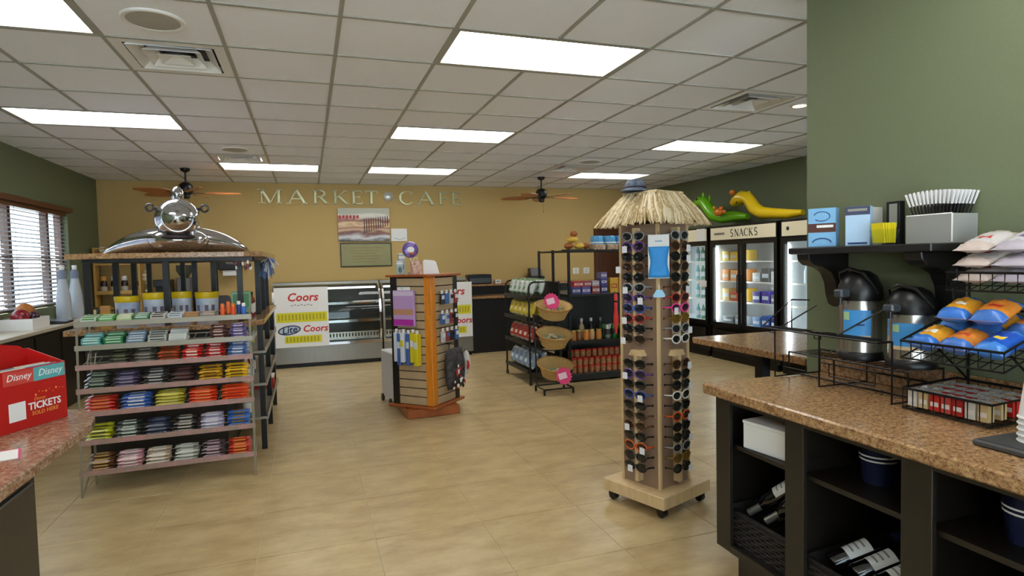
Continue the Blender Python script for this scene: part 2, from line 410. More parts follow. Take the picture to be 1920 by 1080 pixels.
fan(-1.442, 8.69, .05, 'dark ceiling fan with wooden blades above the silver toy plane')
fan(3.45, 8.69, .1, 'dark ceiling fan with wooden blades between wall letters and thatched tower')
# window with blind
m_frame = mat('window_frame_brown', S(84, 62, 52), .5)
win = struct(B().build('window_1', m_frame)) if False else None
b = B()
b.box(XL - .13, WY0, WZ0, XL - .06, WY0 + .05, WZ1); b.box(XL - .13, WY1 - .05, WZ0, XL - .06, WY1, WZ1); b.box(XL - .13, WY0 + .05, WZ0, XL - .06, WY1 - .05, WZ0 + .05); b.box(XL - .13, WY0 + .05, WZ1 - .05, XL - .06, WY1 - .05, WZ1)
win = struct(b.build('window_1', m_frame))
ml = [6.05, 6.7, 7.46, 8.42]
for y in ml: B().box(XL - .13, y - .035, WZ0 + .05, XL - .06, y + .035, WZ1 - .05).build('mullion', m_frame, win)
ed = [WY0 + .05] + ml + [WY1 - .05]
for a, c in zip(ed[:-1], ed[1:]):
    B().box(XL - .1, a + .036, WZ0 + .05, XL - .096, c - .036, WZ1 - .05).build('pane', m_glass, win)
    B().box(XL - .125, a + .036, 1.59, XL - .075, c - .036, 1.625).build('sash_bar', m_frame, win)
m_trim = mat('brown_wood_trim', S(104, 62, 38), .4, noise=.2, nscale=10, stretch=(1, .3, 5))
tr = struct(B().box(XL, WY0 - .06, WZ1 - .01, XL + .05, WY1 + .04, WZ1 + .045).build('trim_1', m_trim))
m_slat = mat('blind_slat', S(150, 146, 150), .5)
t = thing('window_blind', 'open white slatted blind across the window in the green wall', 'window blind', (XL - .025, (WY0 + WY1) / 2, WZ0))
sl = B(); hw = (WY1 - WY0) / 2 - .03
sl.T = Matrix.Rotation(.42, 4, 'Y'); sl.box(-.022, -hw, -.001, .022, hw, .001)
s0 = None
for k in range(24):
    z = .04 + k * .0455
    o = sl.build('slat', m_slat, t) if s0 is None else obj('slat', s0, t)
    s0 = o.data; o.location = (0, 0, z)
B().box(-.025, -hw, WZ1 - WZ0 - .055, .024, hw, WZ1 - WZ0 - .012).build('head_rail', m_trim, t)
for y in (-1.5, -1.0, -.45, .05, .4, .95, 1.3, 1.6):
    B().tube([(.0235, y, .02), (.0235, y, 1.08)], .0018, 5).build('ladder_cord', mat('cord_grey', S(120, 108, 104), .8), t)
# outdoors seen through the blind: pavement and a pale building
o = B().box(-14, -2, -.1, XL - .16, 18, -.02).build('pavement', mat('outdoor_paving', S(120, 122, 124), .8)); struct(o)
t = thing('neighbour_building', 'pale building with dark openings seen outside through the blind', 'building', (-9.0, 9, -.02))
B().box(-1.5, -8, 0, 0, 8, 3.2).build('wall', mat('outdoor_stucco', S(92, 84, 98), .8), t)
for k in range(5): B().box(0, -7 + k * 3, .4, .03, -5.4 + k * 3, 2.1).build('window', mat('outdoor_dark_window', S(52, 60, 78), .2), t)
B().box(0.001, -8, 0, .06, 8, .38).build('low_wall_band', mat('outdoor_pale_band', S(190, 200, 214), .7), t)
B().box(-1.7, -8.2, 3.2, .4, 8.2, 3.4).build('roof', mat('outdoor_roof', S(150, 90, 70), .7), t)
# door at the back
d = struct(B().box(5.05, YB - .03, .01, 5.72, YB - .002, 1.96).build('door_1', m_door))
for z0, z1 in ((.15, .85), (.98, 1.82)): B().box(5.15, YB - .036, z0, 5.62, YB - .029, z1).build('panel', m_door, d, bev=.004)
tr = struct(B().box(4.99, YB - .04, .005, 5.048, YB - .001, 2.03).box(5.722, YB - .04, .005, 5.78, YB - .001, 2.03).box(5.048, YB - .04, 1.962, 5.722, YB - .001, 2.03).build('trim_2', m_door))
struct(B().box(XL, YB - .015, .001, -.6, YB - .001, .1).build('baseboard_back', m_black))
for x, lab in ((4.62, 'white wall outlet plate, the one further from the brown door'), (4.83, 'white wall outlet plate, the one nearer the brown door')):
    t = thing('wall_outlet', lab, 'outlet', (x, YB, 1.255), 0, 'wall outlets')
    B().box(-.06, -.008, -.055, .06, -.001, .055).build('plate', m_white, t, bev=.002)
    for z in (-.022, .022): B().box(-.02, -.0095, z - .014, .02, -.0078, z + .014).build('socket', mat('outlet_face', S(205, 200, 188), .5), t)
# ------------------------------------------------------------------ lettering on the back wall (cut metal serif capitals)
GLY = {'M': ([(.1, 0, .1, 1, .06), (.1, 1, .5, .04, .13), (.5, .04, .9, 1, .05), (.92, 0, .92, 1, .13)], [(.1, 0), (.92, 0), (.06, 1), (.95, 1)]),
       'A': ([(.06, 0, .47, 1, .055), (.45, 1, .88, 0, .14), (.2, .34, .7, .34, .055)], [(.06, 0), (.88, 0)]),
       'R': ([(.16, 0, .16, 1, .13), (.16, .97, .5, .97, .055), (.5, .97, .68, .86, .1), (.68, .86, .68, .64, .13), (.68, .64, .5, .52, .1), (.5, .52, .16, .52, .055), (.42, .52, .82, 0, .13)], [(.16, 0), (.16, 1), (.86, 0)]),
       'K': ([(.16, 0, .16, 1, .13), (.2, .42, .74, 1, .055), (.34, .58, .82, 0, .14)], [(.16, 0), (.16, 1), (.74, 1), (.84, 0)]),
       'E': ([(.16, 0, .16, 1, .13), (.16, .97, .72, .97, .06), (.16, .52, .58, .52, .055), (.16, .03, .76, .03, .06), (.72, 1, .72, .8, .05), (.76, 0, .76, .22, .05), (.58, .62, .58, .42, .045)], [(.16, 0), (.16, 1)]),
       'F': ([(.16, 0, .16, 1, .13), (.16, .97, .72, .97, .06), (.16, .52, .58, .52, .055), (.72, 1, .72, .8, .05), (.58, .62, .58, .42, .045)], [(.16, 0), (.16, 1)]),
       'T': ([(.45, 0, .45, 1, .13), (.06, .97, .84, .97, .06), (.06, 1, .06, .78, .05), (.84, 1, .84, .78, .05)], [(.45, 0)]),
       'N': ([(.12, 0, .12, 1, .06), (.12, 1, .84, 0, .14), (.84, 0, .84, 1, .06)], [(.12, 0), (.1, 1), (.84, 1)]),
       'C': ([], []), 'S': ([], [])}
def cpts(): return [(.5 + .42 * math.cos(t), .5 + .49 * math.sin(t), .05 + .09 * abs(math.cos(t)) * (math.cos(t) < .2)) for t in [math.radians(45 + i * 270 / 12) for i in range(13)]]
def spts():
    a = [(.42 + .27 * math.cos(t), .745 + .235 * math.sin(t)) for t in [math.radians(35 + i * 235 / 8) for i in range(9)]]
    c = [(.42 + .3 * math.cos(t), .265 + .245 * math.sin(t)) for t in [math.radians(90 - i * 235 / 8) for i in range(9)]]
    return [(x, y, .11) for x, y in a + c]
def letter(b, ch, x, z, h, wd, y0, y1):
    st, se = GLY[ch]; st = list(st)
    pt = cpts() if ch == 'C' else spts() if ch == 'S' else []
    for p, q in zip(pt[:-1], pt[1:]): st.append((p[0], p[1], q[0], q[1], max(.05, (p[2] + q[2]) / 2)))
    if ch == 'C': st += [(.8, .98, .8, .74, .05), (.8, .02, .8, .2, .04)]
    for sx, sy in se: st.append((sx - .14, abs(sy - .022), sx + .14, abs(sy - .022), .045))
    for x0, z0, x1, z1, wdt in st:
        p = Vector((x0 * wd, z0 * h)); q = Vector((x1 * wd, z1 * h)); d = (q - p)
        n = Vector((-d.y, d.x)).normalized() * (wdt * 1.2 * h / 2)
        b.prism([(x + v.x, z + v.y) for v in (p - n, q - n, q + n, p + n)], y0, y1, 'y')
m_letter = mat('brushed_letter_metal', S(196, 198, 158), .3, .25)
t = thing('wall_sign_lettering', 'raised metal serif capitals spelling MARKET CAFE with a medallion on mustard wall', 'wall sign', (0, YB, 0))
zb = 2.43
for ch, wd, x in (('M', .3, -.66), ('A', .29, -.26), ('R', .26, .11), ('K', .27, .41), ('E', .22, .70), ('T', .24, .905), ('C', .27, 1.45), ('A', .29, 1.76), ('F', .22, 2.11), ('E', .22, 2.33)):
    b = B(); letter(b, ch, x, zb, .215, wd, -.04, -.004); b.build('letter', m_letter, t)
b = B(); b.lathe([(0, -.0), (.08, -.0), (.08, .018), (.06, .03), (0, .034)], 20); b.T = None
o = b.build('medallion', mat('medallion_silver', S(196, 196, 190), .3, .5), t, 40); o.rotation_euler = (PI / 2, 0, 0); o.location = (1.285, -.003, zb + .13)
# food photograph, menu frame and cards on the back wall
def foodmat():
    m = D.materials.new('food_photo_print'); m.use_nodes = True; N = m.node_tree.nodes; L = m.node_tree.links; b = N['Principled BSDF']
    tc = N.new('ShaderNodeTexCoord'); sx = N.new('ShaderNodeSeparateXYZ'); L.new(tc.outputs['Generated'], sx.inputs[0])
    mp = N.new('ShaderNodeMapping'); mp.inputs['Rotation'].default_value = (0, .35, 0); mp.inputs['Scale'].default_value = (1.2, 1, 3)
    L.new(tc.outputs['Generated'], mp.inputs[0])
    wv = N.new('ShaderNodeTexNoise'); wv.inputs['Scale'].default_value = 2.2; wv.inputs['Detail'].default_value = 3; L.new(mp.outputs[0], wv.inputs['Vector'])
    ad = N.new('ShaderNodeMath'); ad.operation = 'MULTIPLY_ADD'; ad.inputs[1].default_value = .35; L.new(wv.outputs['Fac'], ad.inputs[0]); L.new(sx.outputs['Z'], ad.inputs[2])
    cr = N.new('ShaderNodeValToRGB'); e = cr.color_ramp.elements
    e[0].position = .17; e[0].color = S(40, 36, 40); e[1].position = 1.1; e[1].color = S(190, 190, 170)
    for p, c in ((.3, S(215, 214, 214)), (.42, S(120, 62, 46)), (.5, S(216, 186, 150)), (.6, S(170, 100, 70)), (.7, S(232, 205, 160)), (.8, S(150, 70, 50)), (.93, S(228, 226, 214))):
        n = e.new(p); n.color = c
    L.new(ad.outputs[0], cr.inputs[0]); L.new(cr.outputs[0], b.inputs['Base Color']); b.inputs['Roughness'].default_value = .35
    return m
t = thing('food_photograph', 'large unframed photograph of a baked sandwich loaf on the mustard wall', 'photograph', (0, YB, 0))
B().box(.48, -.028, 1.835, 1.29, -.002, 2.365).build('panel', mat('photo_edge', S(80, 60, 52), .5), t)
o = B().box(.48, -.0305, 1.835, 1.29, -.0285, 2.365).build('print', foodmat(), t)
b = B()
for k in range(11): b.box(.88 + k * .037, -.0312, 1.96 + .012 * k, .895 + k * .037, -.0306, 2.19 + .005 * k)
b.build('grill_marks', mat('grill_mark_brown', S(70, 36, 28), .6), t)
b = B()
for k in range(6): b.box(.49 + k * .055, -.0312, 2.19 + .01 * (k % 2), .53 + k * .055, -.0306, 2.25)
b.build('tomato_slices', mat('tomato_red', S(178, 36, 26), .4), t)
t = thing('menu_frame', 'dark framed menu board with pale green sheet under the food photograph', 'menu board', (0, YB, 0))
B().box(.51, -.012, 1.437, 1.3, -.002, 1.795).build('sheet', mat('menu_sheet', S(150, 146, 96), .4, noise=.12, nscale=5), t)
b = B(); b.box(.5, -.02, 1.425, 1.31, -.002, 1.44); b.box(.5, -.02, 1.793, 1.31, -.002, 1.808); b.box(.5, -.02, 1.44, .513, -.002, 1.793); b.box(1.297, -.02, 1.44, 1.31, -.002, 1.793)
b.build('frame', m_black, t)
b = B()
for k in range(6): b.box(.66, -.0135, 1.50 + k * .045, 1.05 + .06 * (k % 3), -.0125, 1.507 + k * .045)
b.build('text_lines', mat('menu_ink', S(140, 112, 52), .6), t)
t = thing('wall_card', 'small white card on the wall beside the food photograph', 'card')
B().box(1.315, YB - .01, 1.83, 1.572, YB - .003, 2.035).build('sheet', m_paper, t)
b = B(); b.tube([(1.36, YB - .012, 1.88), (1.42, YB - .012, 1.863), (1.48, YB - .012, 1.862), (1.55, YB - .012, 1.885)], .003, 5); b.build('printed_curve', mat('card_grey', S(120, 124, 128), .6), t)
# ------------------------------------------------------------------ island with granite tiers, left
t = thing('display_island', 'black two-tier island with granite counter, square posts and granite canopy slab', 'island', (0, 0, 0))
B().box(-1.52, 5.02, .0, -.62, 6.85, 1.01).build('body', mat('island_dark', S(34, 31, 29), .5), t)
low = [(-1.62, 4.92), (-.55, 4.92), (-.34, 5.12), (-.34, 6.95), (-1.62, 6.95)]
B().prism(low, 1.011, 1.05).build('counter_slab', m_gran, t, bev=.004)
up = [(-1.6, 4.96), (-.45, 4.96), (-.33, 5.1), (-.33, 6.95), (-1.6, 6.95)]
B().prism(up, 1.545, 1.585).build('canopy_slab', m_gran, t, bev=.004)
b = B(); ins = [(-1.52, 5.04), (-.5, 5.04), (-.4, 5.16), (-.4, 6.88), (-1.52, 6.88)]
b.prism(ins, 1.52, 1.5445); b.build('canopy_frame', m_black, t)
for x, y in ((-1.5, 5.07), (-1.0, 5.07), (-.5, 5.07), (-1.5, 5.75), (-1.5, 6.3), (-.42, 5.7), (-.42, 6.3), (-1.5, 6.85), (-1.2, 6.85), (-.9, 6.85), (-.42, 6.85), (-.95, 5.95), (-.8, 5.95)):
    B().box(x - .02, y - .02, 1.0505, x + .02, y + .02, 1.5195).build('post', m_black, t)
for y in (5.2, 6.0, 6.8): B().box(-.40, y - .02, 0, -.36, y + .02, 1.01).build('post', m_black, t)
for z in (.25, .52, .78):
    B().box(-.62, 5.15, z, -.345, 6.8, z + .018).build('side_shelf', m_graysteel, t)
    B().box(-.345, 5.15, z, -.34, 6.8, z + .05).build('shelf_lip', m_graysteel, t)
# items on the island's right-hand shelves
bot = [('white', S(226, 224, 214)), ('blue', S(52, 110, 160)), ('teal', S(60, 140, 150)), ('yellow', S(214, 190, 40)), ('pale cream', S(220, 206, 170)), ('red', S(180, 40, 36))]
def bottle(name, lab, grp, col, loc, r=.03, h=.2, capc=None, cat='bottle'):
    t = thing(name, lab, cat, loc, 0, grp)
    B().lathe([(0, 0), (r, .001), (r, h * .62), (r * .85, h * .72), (r * .38, h * .82), (r * .38, h * .88), (0, h * .88)], 12).build('body', col, t, 50)
    B().lathe([(r * .45, h * .86), (r * .45, h), (0, h)], 10).build('cap', capc or m_white, t, 50)
    B().lathe([(r * 1.015, h * .15), (r * 1.015, h * .55)], 12).build('wrap_label', mat('bottle_wrap', S(220, 220, 214), .5), t, 50)
    return t
for k in range(10):
    nm, c = bot[k % 6]; tier = k // 4; y = 5.24 + (k % 4) * .16
    z = (.798, .538, .268)[tier]
    bottle('lotion_bottle', f'{nm} plastic bottle on the {("top", "middle", "bottom")[tier]} side shelf of the granite island', 'bottles on the island side shelves', mat('plastic_' + nm.replace(' ', '_'), c, .35), (-.5, y, z + .001), .035, .2)
t = thing('cream_backing_card', 'pale cream display card standing on the island side shelf', 'display card', (-.5, 6.2, .8))
B().box(-.004, -.2, 0, .004, .2, .19).build('card', mat('cream_card', S(222, 214, 190), .6), t)
B().box(.0042, -.15, .04, .005, .15, .1).build('printed_band', mat('card_band', S(150, 170, 130), .6), t)
t = thing('red_carton', 'red and white carton on the bottom side shelf of the island', 'carton', (-.45, 6.45, .269))
B().box(-.09, -.12, 0, .09, .12, .1).build('box', mat('carton_red', S(186, 40, 26), .5), t, bev=.003); B().box(-.092, -.122, .101, .092, .122, .112).build('lid', m_paper, t)
# yellow tins etc. on the island counter
def tin(x, y, r, h, lab, tilt=0):
    t = thing('snack_tub', lab, 'tub', (x, y, 1.051), 0, 'yellow and white snack tubs on the island')
    B().lathe([(0, 0), (r * .9, .001), (r, h * .9), (0, h * .9)], 20).build('tub', mat('tub_white_blue', S(205, 214, 224), .4, col2=S(150, 172, 212), nscale=9), t, 50)
    B().lathe([(r * .985, h * .78), (r * 1.01, h * .8), (r * 1.03, h * .9), (r * 1.03, h), (0, h)], 20).build('lid', mat('tub_yellow', S(222, 190, 20), .4), t, 50)
    for a in (-2.3, -1.5, -.9):
        n = 6; v = [((r * q + .0012) * math.cos(a - .16 + .32 * i / n), (r * q + .0012) * math.sin(a - .16 + .32 * i / n), h * z) for z, q in ((.3, .9333), (.55, .9611)) for i in range(n + 1)]
        B().add(v, [(i, i + 1, n + 2 + i, n + 1 + i) for i in range(n)]).build('printed_patch', mat('tub_print', S(112, 100, 118), .6), t, 60)
tin(-1.31, 5.28, .085, .215, 'yellow-lidded white tub next to the narrow yellow carton')
tin(-1.12, 5.28, .088, .235, 'tallest yellow-lidded white tub, between two others on the island')
tin(-.945, 5.30, .07, .235, 'slim yellow-lidded white tub behind the silver-topped island post')
tin(-.77, 5.32, .085, .225, 'yellow-lidded tub in front of the grey bag on the island')
t = thing('narrow_carton', 'narrow yellow carton beside the front left island post', 'carton', (-1.44, 5.22, 1.051))
B().box(-.03, -.02, 0, .03, .02, .15).build('box', mat('carton_yellow', S(208, 168, 40), .5), t); B().box(-.03, -.0206, .1, .03, -.0201, .15).build('printed_top', mat('carton_tan', S(196, 140, 80), .5), t); B().box(-.012, -.0206, .05, .012, -.0201, .07).build('printed_mark', m_black, t)
t = thing('grey_bag', 'crumpled silver grey bag lying behind a yellow tub on the island', 'bag', (-.72, 5.62, 1.055))
B().pillow((0, 0, .09), .26, .16, .16, 10, 8, .15, .005, 3).build('bag', mat('silver_bag', S(150, 144, 150), .3, .4), t, 60)
B().box(-.135, -.07, .087, -.122, .07, .0925).build('crimp', m_graysteel, t)
t0 = None
for k, (x, y) in enumerate(((-.575, 5.18), (-.50, 5.21))):
    t = thing('green_carton', 'pale green translucent carton standing on the island, by the ' + ('posts' if k == 0 else 'orange bottles'), 'carton', (x + .02, y + .1, 1.051), 0, 'pale green cartons')
    B().box(-.032, -.03, 0, .032, .03, .22).build('box', mat('carton_green', S(136, 180, 140), .3, noise=.1, nscale=40), t, bev=.004)
    B().box(-.02, -.0308, .08, .02, -.0302, .2).build('printed_panel', mat('carton_green_dark', S(84, 140, 96), .4), t)
    B().box(-.034, -.032, .0, .034, .032, .05).build('tray', mat('tray_green', S(60, 84, 66), .5), t)
t = thing('hanging_tinsel', 'blue and white tinsel bunch hanging from the canopy corner', 'ornament', (-.335, 5.6, 1.543))
b = B()
for k in range(46):
    a = random.uniform(0, 6.28); r = random.uniform(.02, .09); z = -random.uniform(.02, .19)
    b.m(k % 3).tube([(.02, 0, -.002), (.02 + r * .6 * math.cos(a), r * 1.3 * math.sin(a), z * .5), (.02 + r * math.cos(a), 1.6 * r * math.sin(a), z)], .006, 4)
b.build('streamers', [mat('tinsel_blue', S(66, 96, 160), .4), mat('tinsel_white', S(210, 214, 220), .4), mat('tinsel_grey', S(126, 128, 150), .4)], t)
B().ell((.02, 0, -.01), .012, .012, .01, 8, 6).build('knot', m_black, t)
t = thing('hanging_trinkets', 'small cluster of red and white trinkets hanging under the granite canopy', 'trinkets', (-.47, 5.0, 1.543))
b = B()
for k in range(22):
    x = random.uniform(-.06, .06); z = -random.uniform(.03, .09); b.m(k % 3).ell((x, random.uniform(-.015, .015), z), .009, .007, .016, 6, 4)
b.build('charms', [mat('charm_red', S(140, 50, 60), .4), m_white, mat('charm_dark', S(50, 40, 50), .4)], t)
B().box(-.07, -.004, -.03, .07, .004, -.001).build('hanger', m_black, t)
for k in range(3):
    bottle('dark_bottle', 'dark red bottle on the granite counter by the island side posts', 'dark bottles on the island', mat('dark_red_plastic', S(120, 24, 30), .35), (-.47 + .0 * k, 5.46 + k * .08, 1.051), .03, .2, m_black)
t = thing('card_machine', 'grey angled card reader with ribbed face standing on the island', 'card reader', (-.52, 5.9, 1.051), .3)
b = B(); b.prism([(-.06, 0), (.06, 0), (.03, .16), (-.0, .18)], -.05, .05, 'y'); b.build('body', mat('reader_grey', S(84, 84, 80), .4), t, bev=.004)
for k in range(4): B().box(-.045 + k * .011, -.052, .03 + k * .035, .02 + k * .004, -.0505, .045 + k * .035).build('rib', mat('rib_pale', S(160, 168, 156), .4), t)
# ------------------------------------------------------------------ chrome toy plane on the canopy slab
m_plane = mat('mirror_silver', S(205, 208, 216), .1, 1.0)
t = thing('silver_toy_plane', 'shiny silver toy jet plane with drooping wings, nose forward, on granite canopy', 'toy plane', (-1.0, 5.62, 1.586), .16)
def wing(sg):
    b = B(); n = 12; v = []; f = []; K = 12
    for i in range(n + 1):
        u = i / n; x = sg * (.1 + u * .47); th = .105 * (1 - u ** 2) ** .8 + .006; zc = th + .006; yc = .05 + .30 * u; ch = .26 * (1 - u) ** .6 + .02
        for j in range(K):
            a = 2 * PI * j / K; v.append((x, yc + ch * math.cos(a), zc + th * math.sin(a)))
    for i in range(n):
        for j in range(K): f.append((i * K + j, i * K + (j + 1) % K, (i + 1) * K + (j + 1) % K, (i + 1) * K + j))
    f += [tuple(range(K)), tuple(n * K + j for j in range(K))]
    return b.add(v, f).build('wing', m_plane, t, 50, recalc=True)
wing(-1); wing(1)
b = B(); v = []
prof = [(0, -.48), (.05, -.475), (.1, -.44), (.145, -.36), (.165, -.22), (.165, .2), (.11, .5), (.05, .72), (0, .75)]
T = Matrix.Translation((0, 0, .27)) @ Matrix.Rotation(-PI / 2, 4, 'X'); b.T = T; b.lathe([(r, z) for r, z in prof], 28); b.build('fuselage', m_plane, t, 60)
b = B(); b.T = T
for z in (-.43, -.38, -.32): 
    r = {-.43: .11, -.38: .13, -.32: .1405}[z]; b.tube([(r * math.cos(a), r * math.sin(a), z) for a in [2 * PI * i / 24 for i in range(24)]], .003, 5, True)
b.build('nose_ring', m_chrome, t, 60)
b = B(); b.prism([(-.12, .40), (.05, .40), (.16, .50), (.16, .56), (.08, .56)], -.012, .012, 'x'); o = b.build('tail_strut', m_plane, t, bev=.004)
b = B(); b.ell((0, .05, .49), .05, .1, .075, 14, 10); b.build('tail_fin', m_plane, t, 60)
for sg in (-1, 1):
    b = B(); b.tube([(sg * .195 + .03 * math.cos(a) * .9, -.1, .37 + .028 * math.sin(a)) for a in [2 * PI * i / 12 for i in range(12)]], .009, 6, True); b.cyl((sg * .12, -.1, .36), (sg * .17, -.1, .365), .014); b.build('side_grip', m_blackp, t, 50)
b = B(); v = []
b.ell((0, -.16, .105), .22, .22, .1, 18, 10); b.build('belly_pod', m_plane, t, 60)
b = B(); b.ell((0, -.355, .125), .12, .04, .026, 16, 8); b.build('air_intake', mat('intake_dark', S(44, 30, 34), .5), t, 60)
b = B(); b.cyl((0, .35, 0), (0, .35, .2), .015); b.build('landing_strut', m_chrome, t, 50)
# ------------------------------------------------------------------ wire candy rack
m_pink = mat('price_strip', S(186, 138, 138), .5, col2=S(150, 132, 118), nscale=14)
t = thing('candy_rack', 'tall grey wire rack with seven sloping candy shelves before the island', 'display rack', (-1.43, 4.52, 0))
W = 1.03; rz = math.atan2(.03, 1.05)
t.rotation_euler = (0, 0, rz)
shz = [1.115, .962, .836, .682, .532, .348, .15]
def yfr(z): return .01 + (z - .1) * .05
for x in (0.0, W):
    B().tube([(x, -.004, 0), (x, yfr(1.13) + .0, 1.13)], .008, 6).build('upright', m_graysteel, t)
    B().tube([(x + (.012 if x == 0 else -.012), .26, .0), (x + (.012 if x == 0 else -.012), .29, 1.17)], .008, 6).build('upright', m_graysteel, t)
    B().tube([(x, .0, .01), (x, .26, .16)], .005, 6).build('brace', m_graysteel, t)
for k, z in enumerate(shz):
    y = yfr(z)
    B().box(-.012, y - .012, z - .014, W + .012, y - .006, z + .02).build('shelf_lip', m_graysteel if k < 2 else m_pink, t)
    b = B()
    for i in range(15): b.tube([(.01 + i * (W - .02) / 14, y, z - .004), (.01 + i * (W - .02) / 14, y + .25, z + .036)], .003, 4)
    b.tube([(0, y + .25, z + .036), (W, y + .25, z + .036)], .004, 5); b.tube([(0, y + .12, z + .013), (W, y + .12, z + .013)], .004, 5)
    b.build('shelf_wires', m_graysteel, t)
b = B()
for k in (2,):
    z = shz[k]
    for x in (.05, .09): b.tube([(x, yfr(z), z), (x + .01, yfr(z) + .01, z + .09), (x + .02, yfr(z) + .06, z + .1)], .004, 5)
b.build('loop_hooks', m_graysteel, t)
RACK = t.matrix_basis.copy() if False else (Matrix.Translation((-1.43, 4.52, 0)) @ Matrix.Rotation(rz, 4, 'Z'))
ordn = ['top', 'second', 'third', 'fourth', 'fifth', 'sixth', 'bottom']
def wrap(nm, c1, c2, wd, dp, th, kind):
    """one wrapped bar or flat pack: mesh of two colours"""
    b = B()
    if kind == 'bar':
        b.pillow((0, 0, 0), wd, dp, th, 6, 4, .1)
        b.m(1).box(-wd * .28, -dp * .505, -th * .18, wd * .28, -dp * .46, th * .2)
        b.box(-wd * .25, -dp * .2, th * .47, wd * .25, dp * .2, th * .52)
    else:
        b.box(-wd / 2, -dp / 2, -th / 2, wd / 2, dp / 2, th / 2)
        b.m(1).box(-wd * .4, -dp * .508, -th * .22, wd * .4, -dp * .5, th * .25); b.box(-wd * .38, -dp * .3, th * .495, wd * .38, dp * .3, th * .52)
    me_o = b.build('tmp', [c1, c2]); me = me_o.data; D.objects.remove(me_o); me.name = 'candy_' + nm
    return me
def CM(c): return mat('wrap_%02x%02x%02x' % c, S(*c), .32, coat=.2)
shelves = [
    [('white and green gum pack', (210, 220, 205), (70, 150, 70), 'box'), ('bright green gum pack', (96, 176, 92), (220, 236, 214), 'box'), ('pale lime gum pack', (186, 208, 150), (236, 240, 224), 'box'), ('dark green and white gum pack', (78, 140, 100), (226, 236, 226), 'box'), ('black and white gum pack', (206, 204, 198), (50, 48, 50), 'box'), ('white mint pack', (222, 224, 226), (120, 140, 160), 'box'), ('plain tan card box', (172, 126, 80), (196, 152, 104), 'box'), ('pinkish grey card box', (160, 140, 126), (206, 190, 180), 'box'), None, None],
    [('teal gum pack', (90, 172, 168), (214, 234, 230), 'box'), ('emerald gum pack', (46, 136, 80), (190, 220, 200), 'box'), ('slate blue gum pack', (112, 136, 160), (214, 222, 230), 'box'), ('grey and black gum pack', (190, 194, 186), (70, 74, 74), 'box'), ('plain white pack', (216, 220, 216), (196, 202, 200), 'box'), None, ('maroon and brown chocolate bar', (88, 48, 48), (210, 180, 170), 'bar'), ('purple chocolate bar', (98, 80, 140), (220, 210, 226), 'bar')],
    [None, ('black and olive chocolate bar', (52, 50, 42), (110, 116, 80), 'bar'), ('smoky grey chocolate bar', (88, 86, 80), (150, 146, 136), 'bar'), ('orange and brown chocolate bar', (176, 70, 30), (90, 64, 36), 'bar'), ('bright red chocolate bar', (206, 32, 26), (244, 226, 214), 'bar'), ('deep red chocolate bar', (186, 28, 28), (240, 214, 206), 'bar'), ('blue and white chocolate bar', (70, 110, 176), (226, 226, 220), 'bar')],
    [('black and green chocolate bar', (44, 50, 44), (150, 170, 150), 'bar'), ('dark violet chocolate bar', (74, 66, 96), (150, 140, 170), 'bar'), ('black and silver chocolate bar', (64, 62, 62), (196, 194, 196), 'bar'), ('black and maroon chocolate bar', (56, 34, 36), (100, 56, 54), 'bar'), ('golden brown peanut bar', (206, 158, 30), (110, 70, 26), 'bar'), ('yellow peanut bar', (230, 184, 28), (90, 60, 30), 'bar')],
    [('red and orange candy bag', (196, 40, 30), (226, 130, 60), 'bar'), ('blue and white cookie bar', (56, 98, 180), (228, 232, 240), 'bar'), ('olive yellow candy bag', (190, 180, 60), (226, 214, 120), 'bar'), ('scarlet wafer bar', (222, 62, 24), (250, 150, 90), 'bar'), ('orange red wafer bar', (230, 84, 26), (200, 40, 24), 'bar')],
    [('lime yellow candy bag', (190, 196, 40), (110, 100, 60), 'bar'), ('black and white mint bar', (60, 70, 62), (222, 232, 222), 'bar'), ('navy cookie bar', (46, 52, 76), (90, 100, 130), 'bar'), ('black and cream cookie bar', (52, 46, 44), (206, 200, 190), 'bar'), ('silver lilac wafer bar', (176, 172, 198), (236, 236, 240), 'bar'), ('blue and gold coconut bar', (50, 104, 186), (150, 120, 50), 'bar')],
    [('brown and gold chocolate bar', (104, 64, 34), (220, 180, 110), 'bar'), ('pink and white chocolate bar', (206, 150, 156), (238, 232, 230), 'bar'), ('tan and white chocolate bar', (190, 170, 146), (232, 228, 220), 'bar'), ('silver grey chocolate bar', (160, 164, 152), (226, 226, 220), 'bar'), ('dark plum chocolate bar', (80, 58, 64), (214, 180, 190), 'bar'), ('red and orange chocolate bar', (190, 44, 30), (240, 160, 70), 'bar')]]
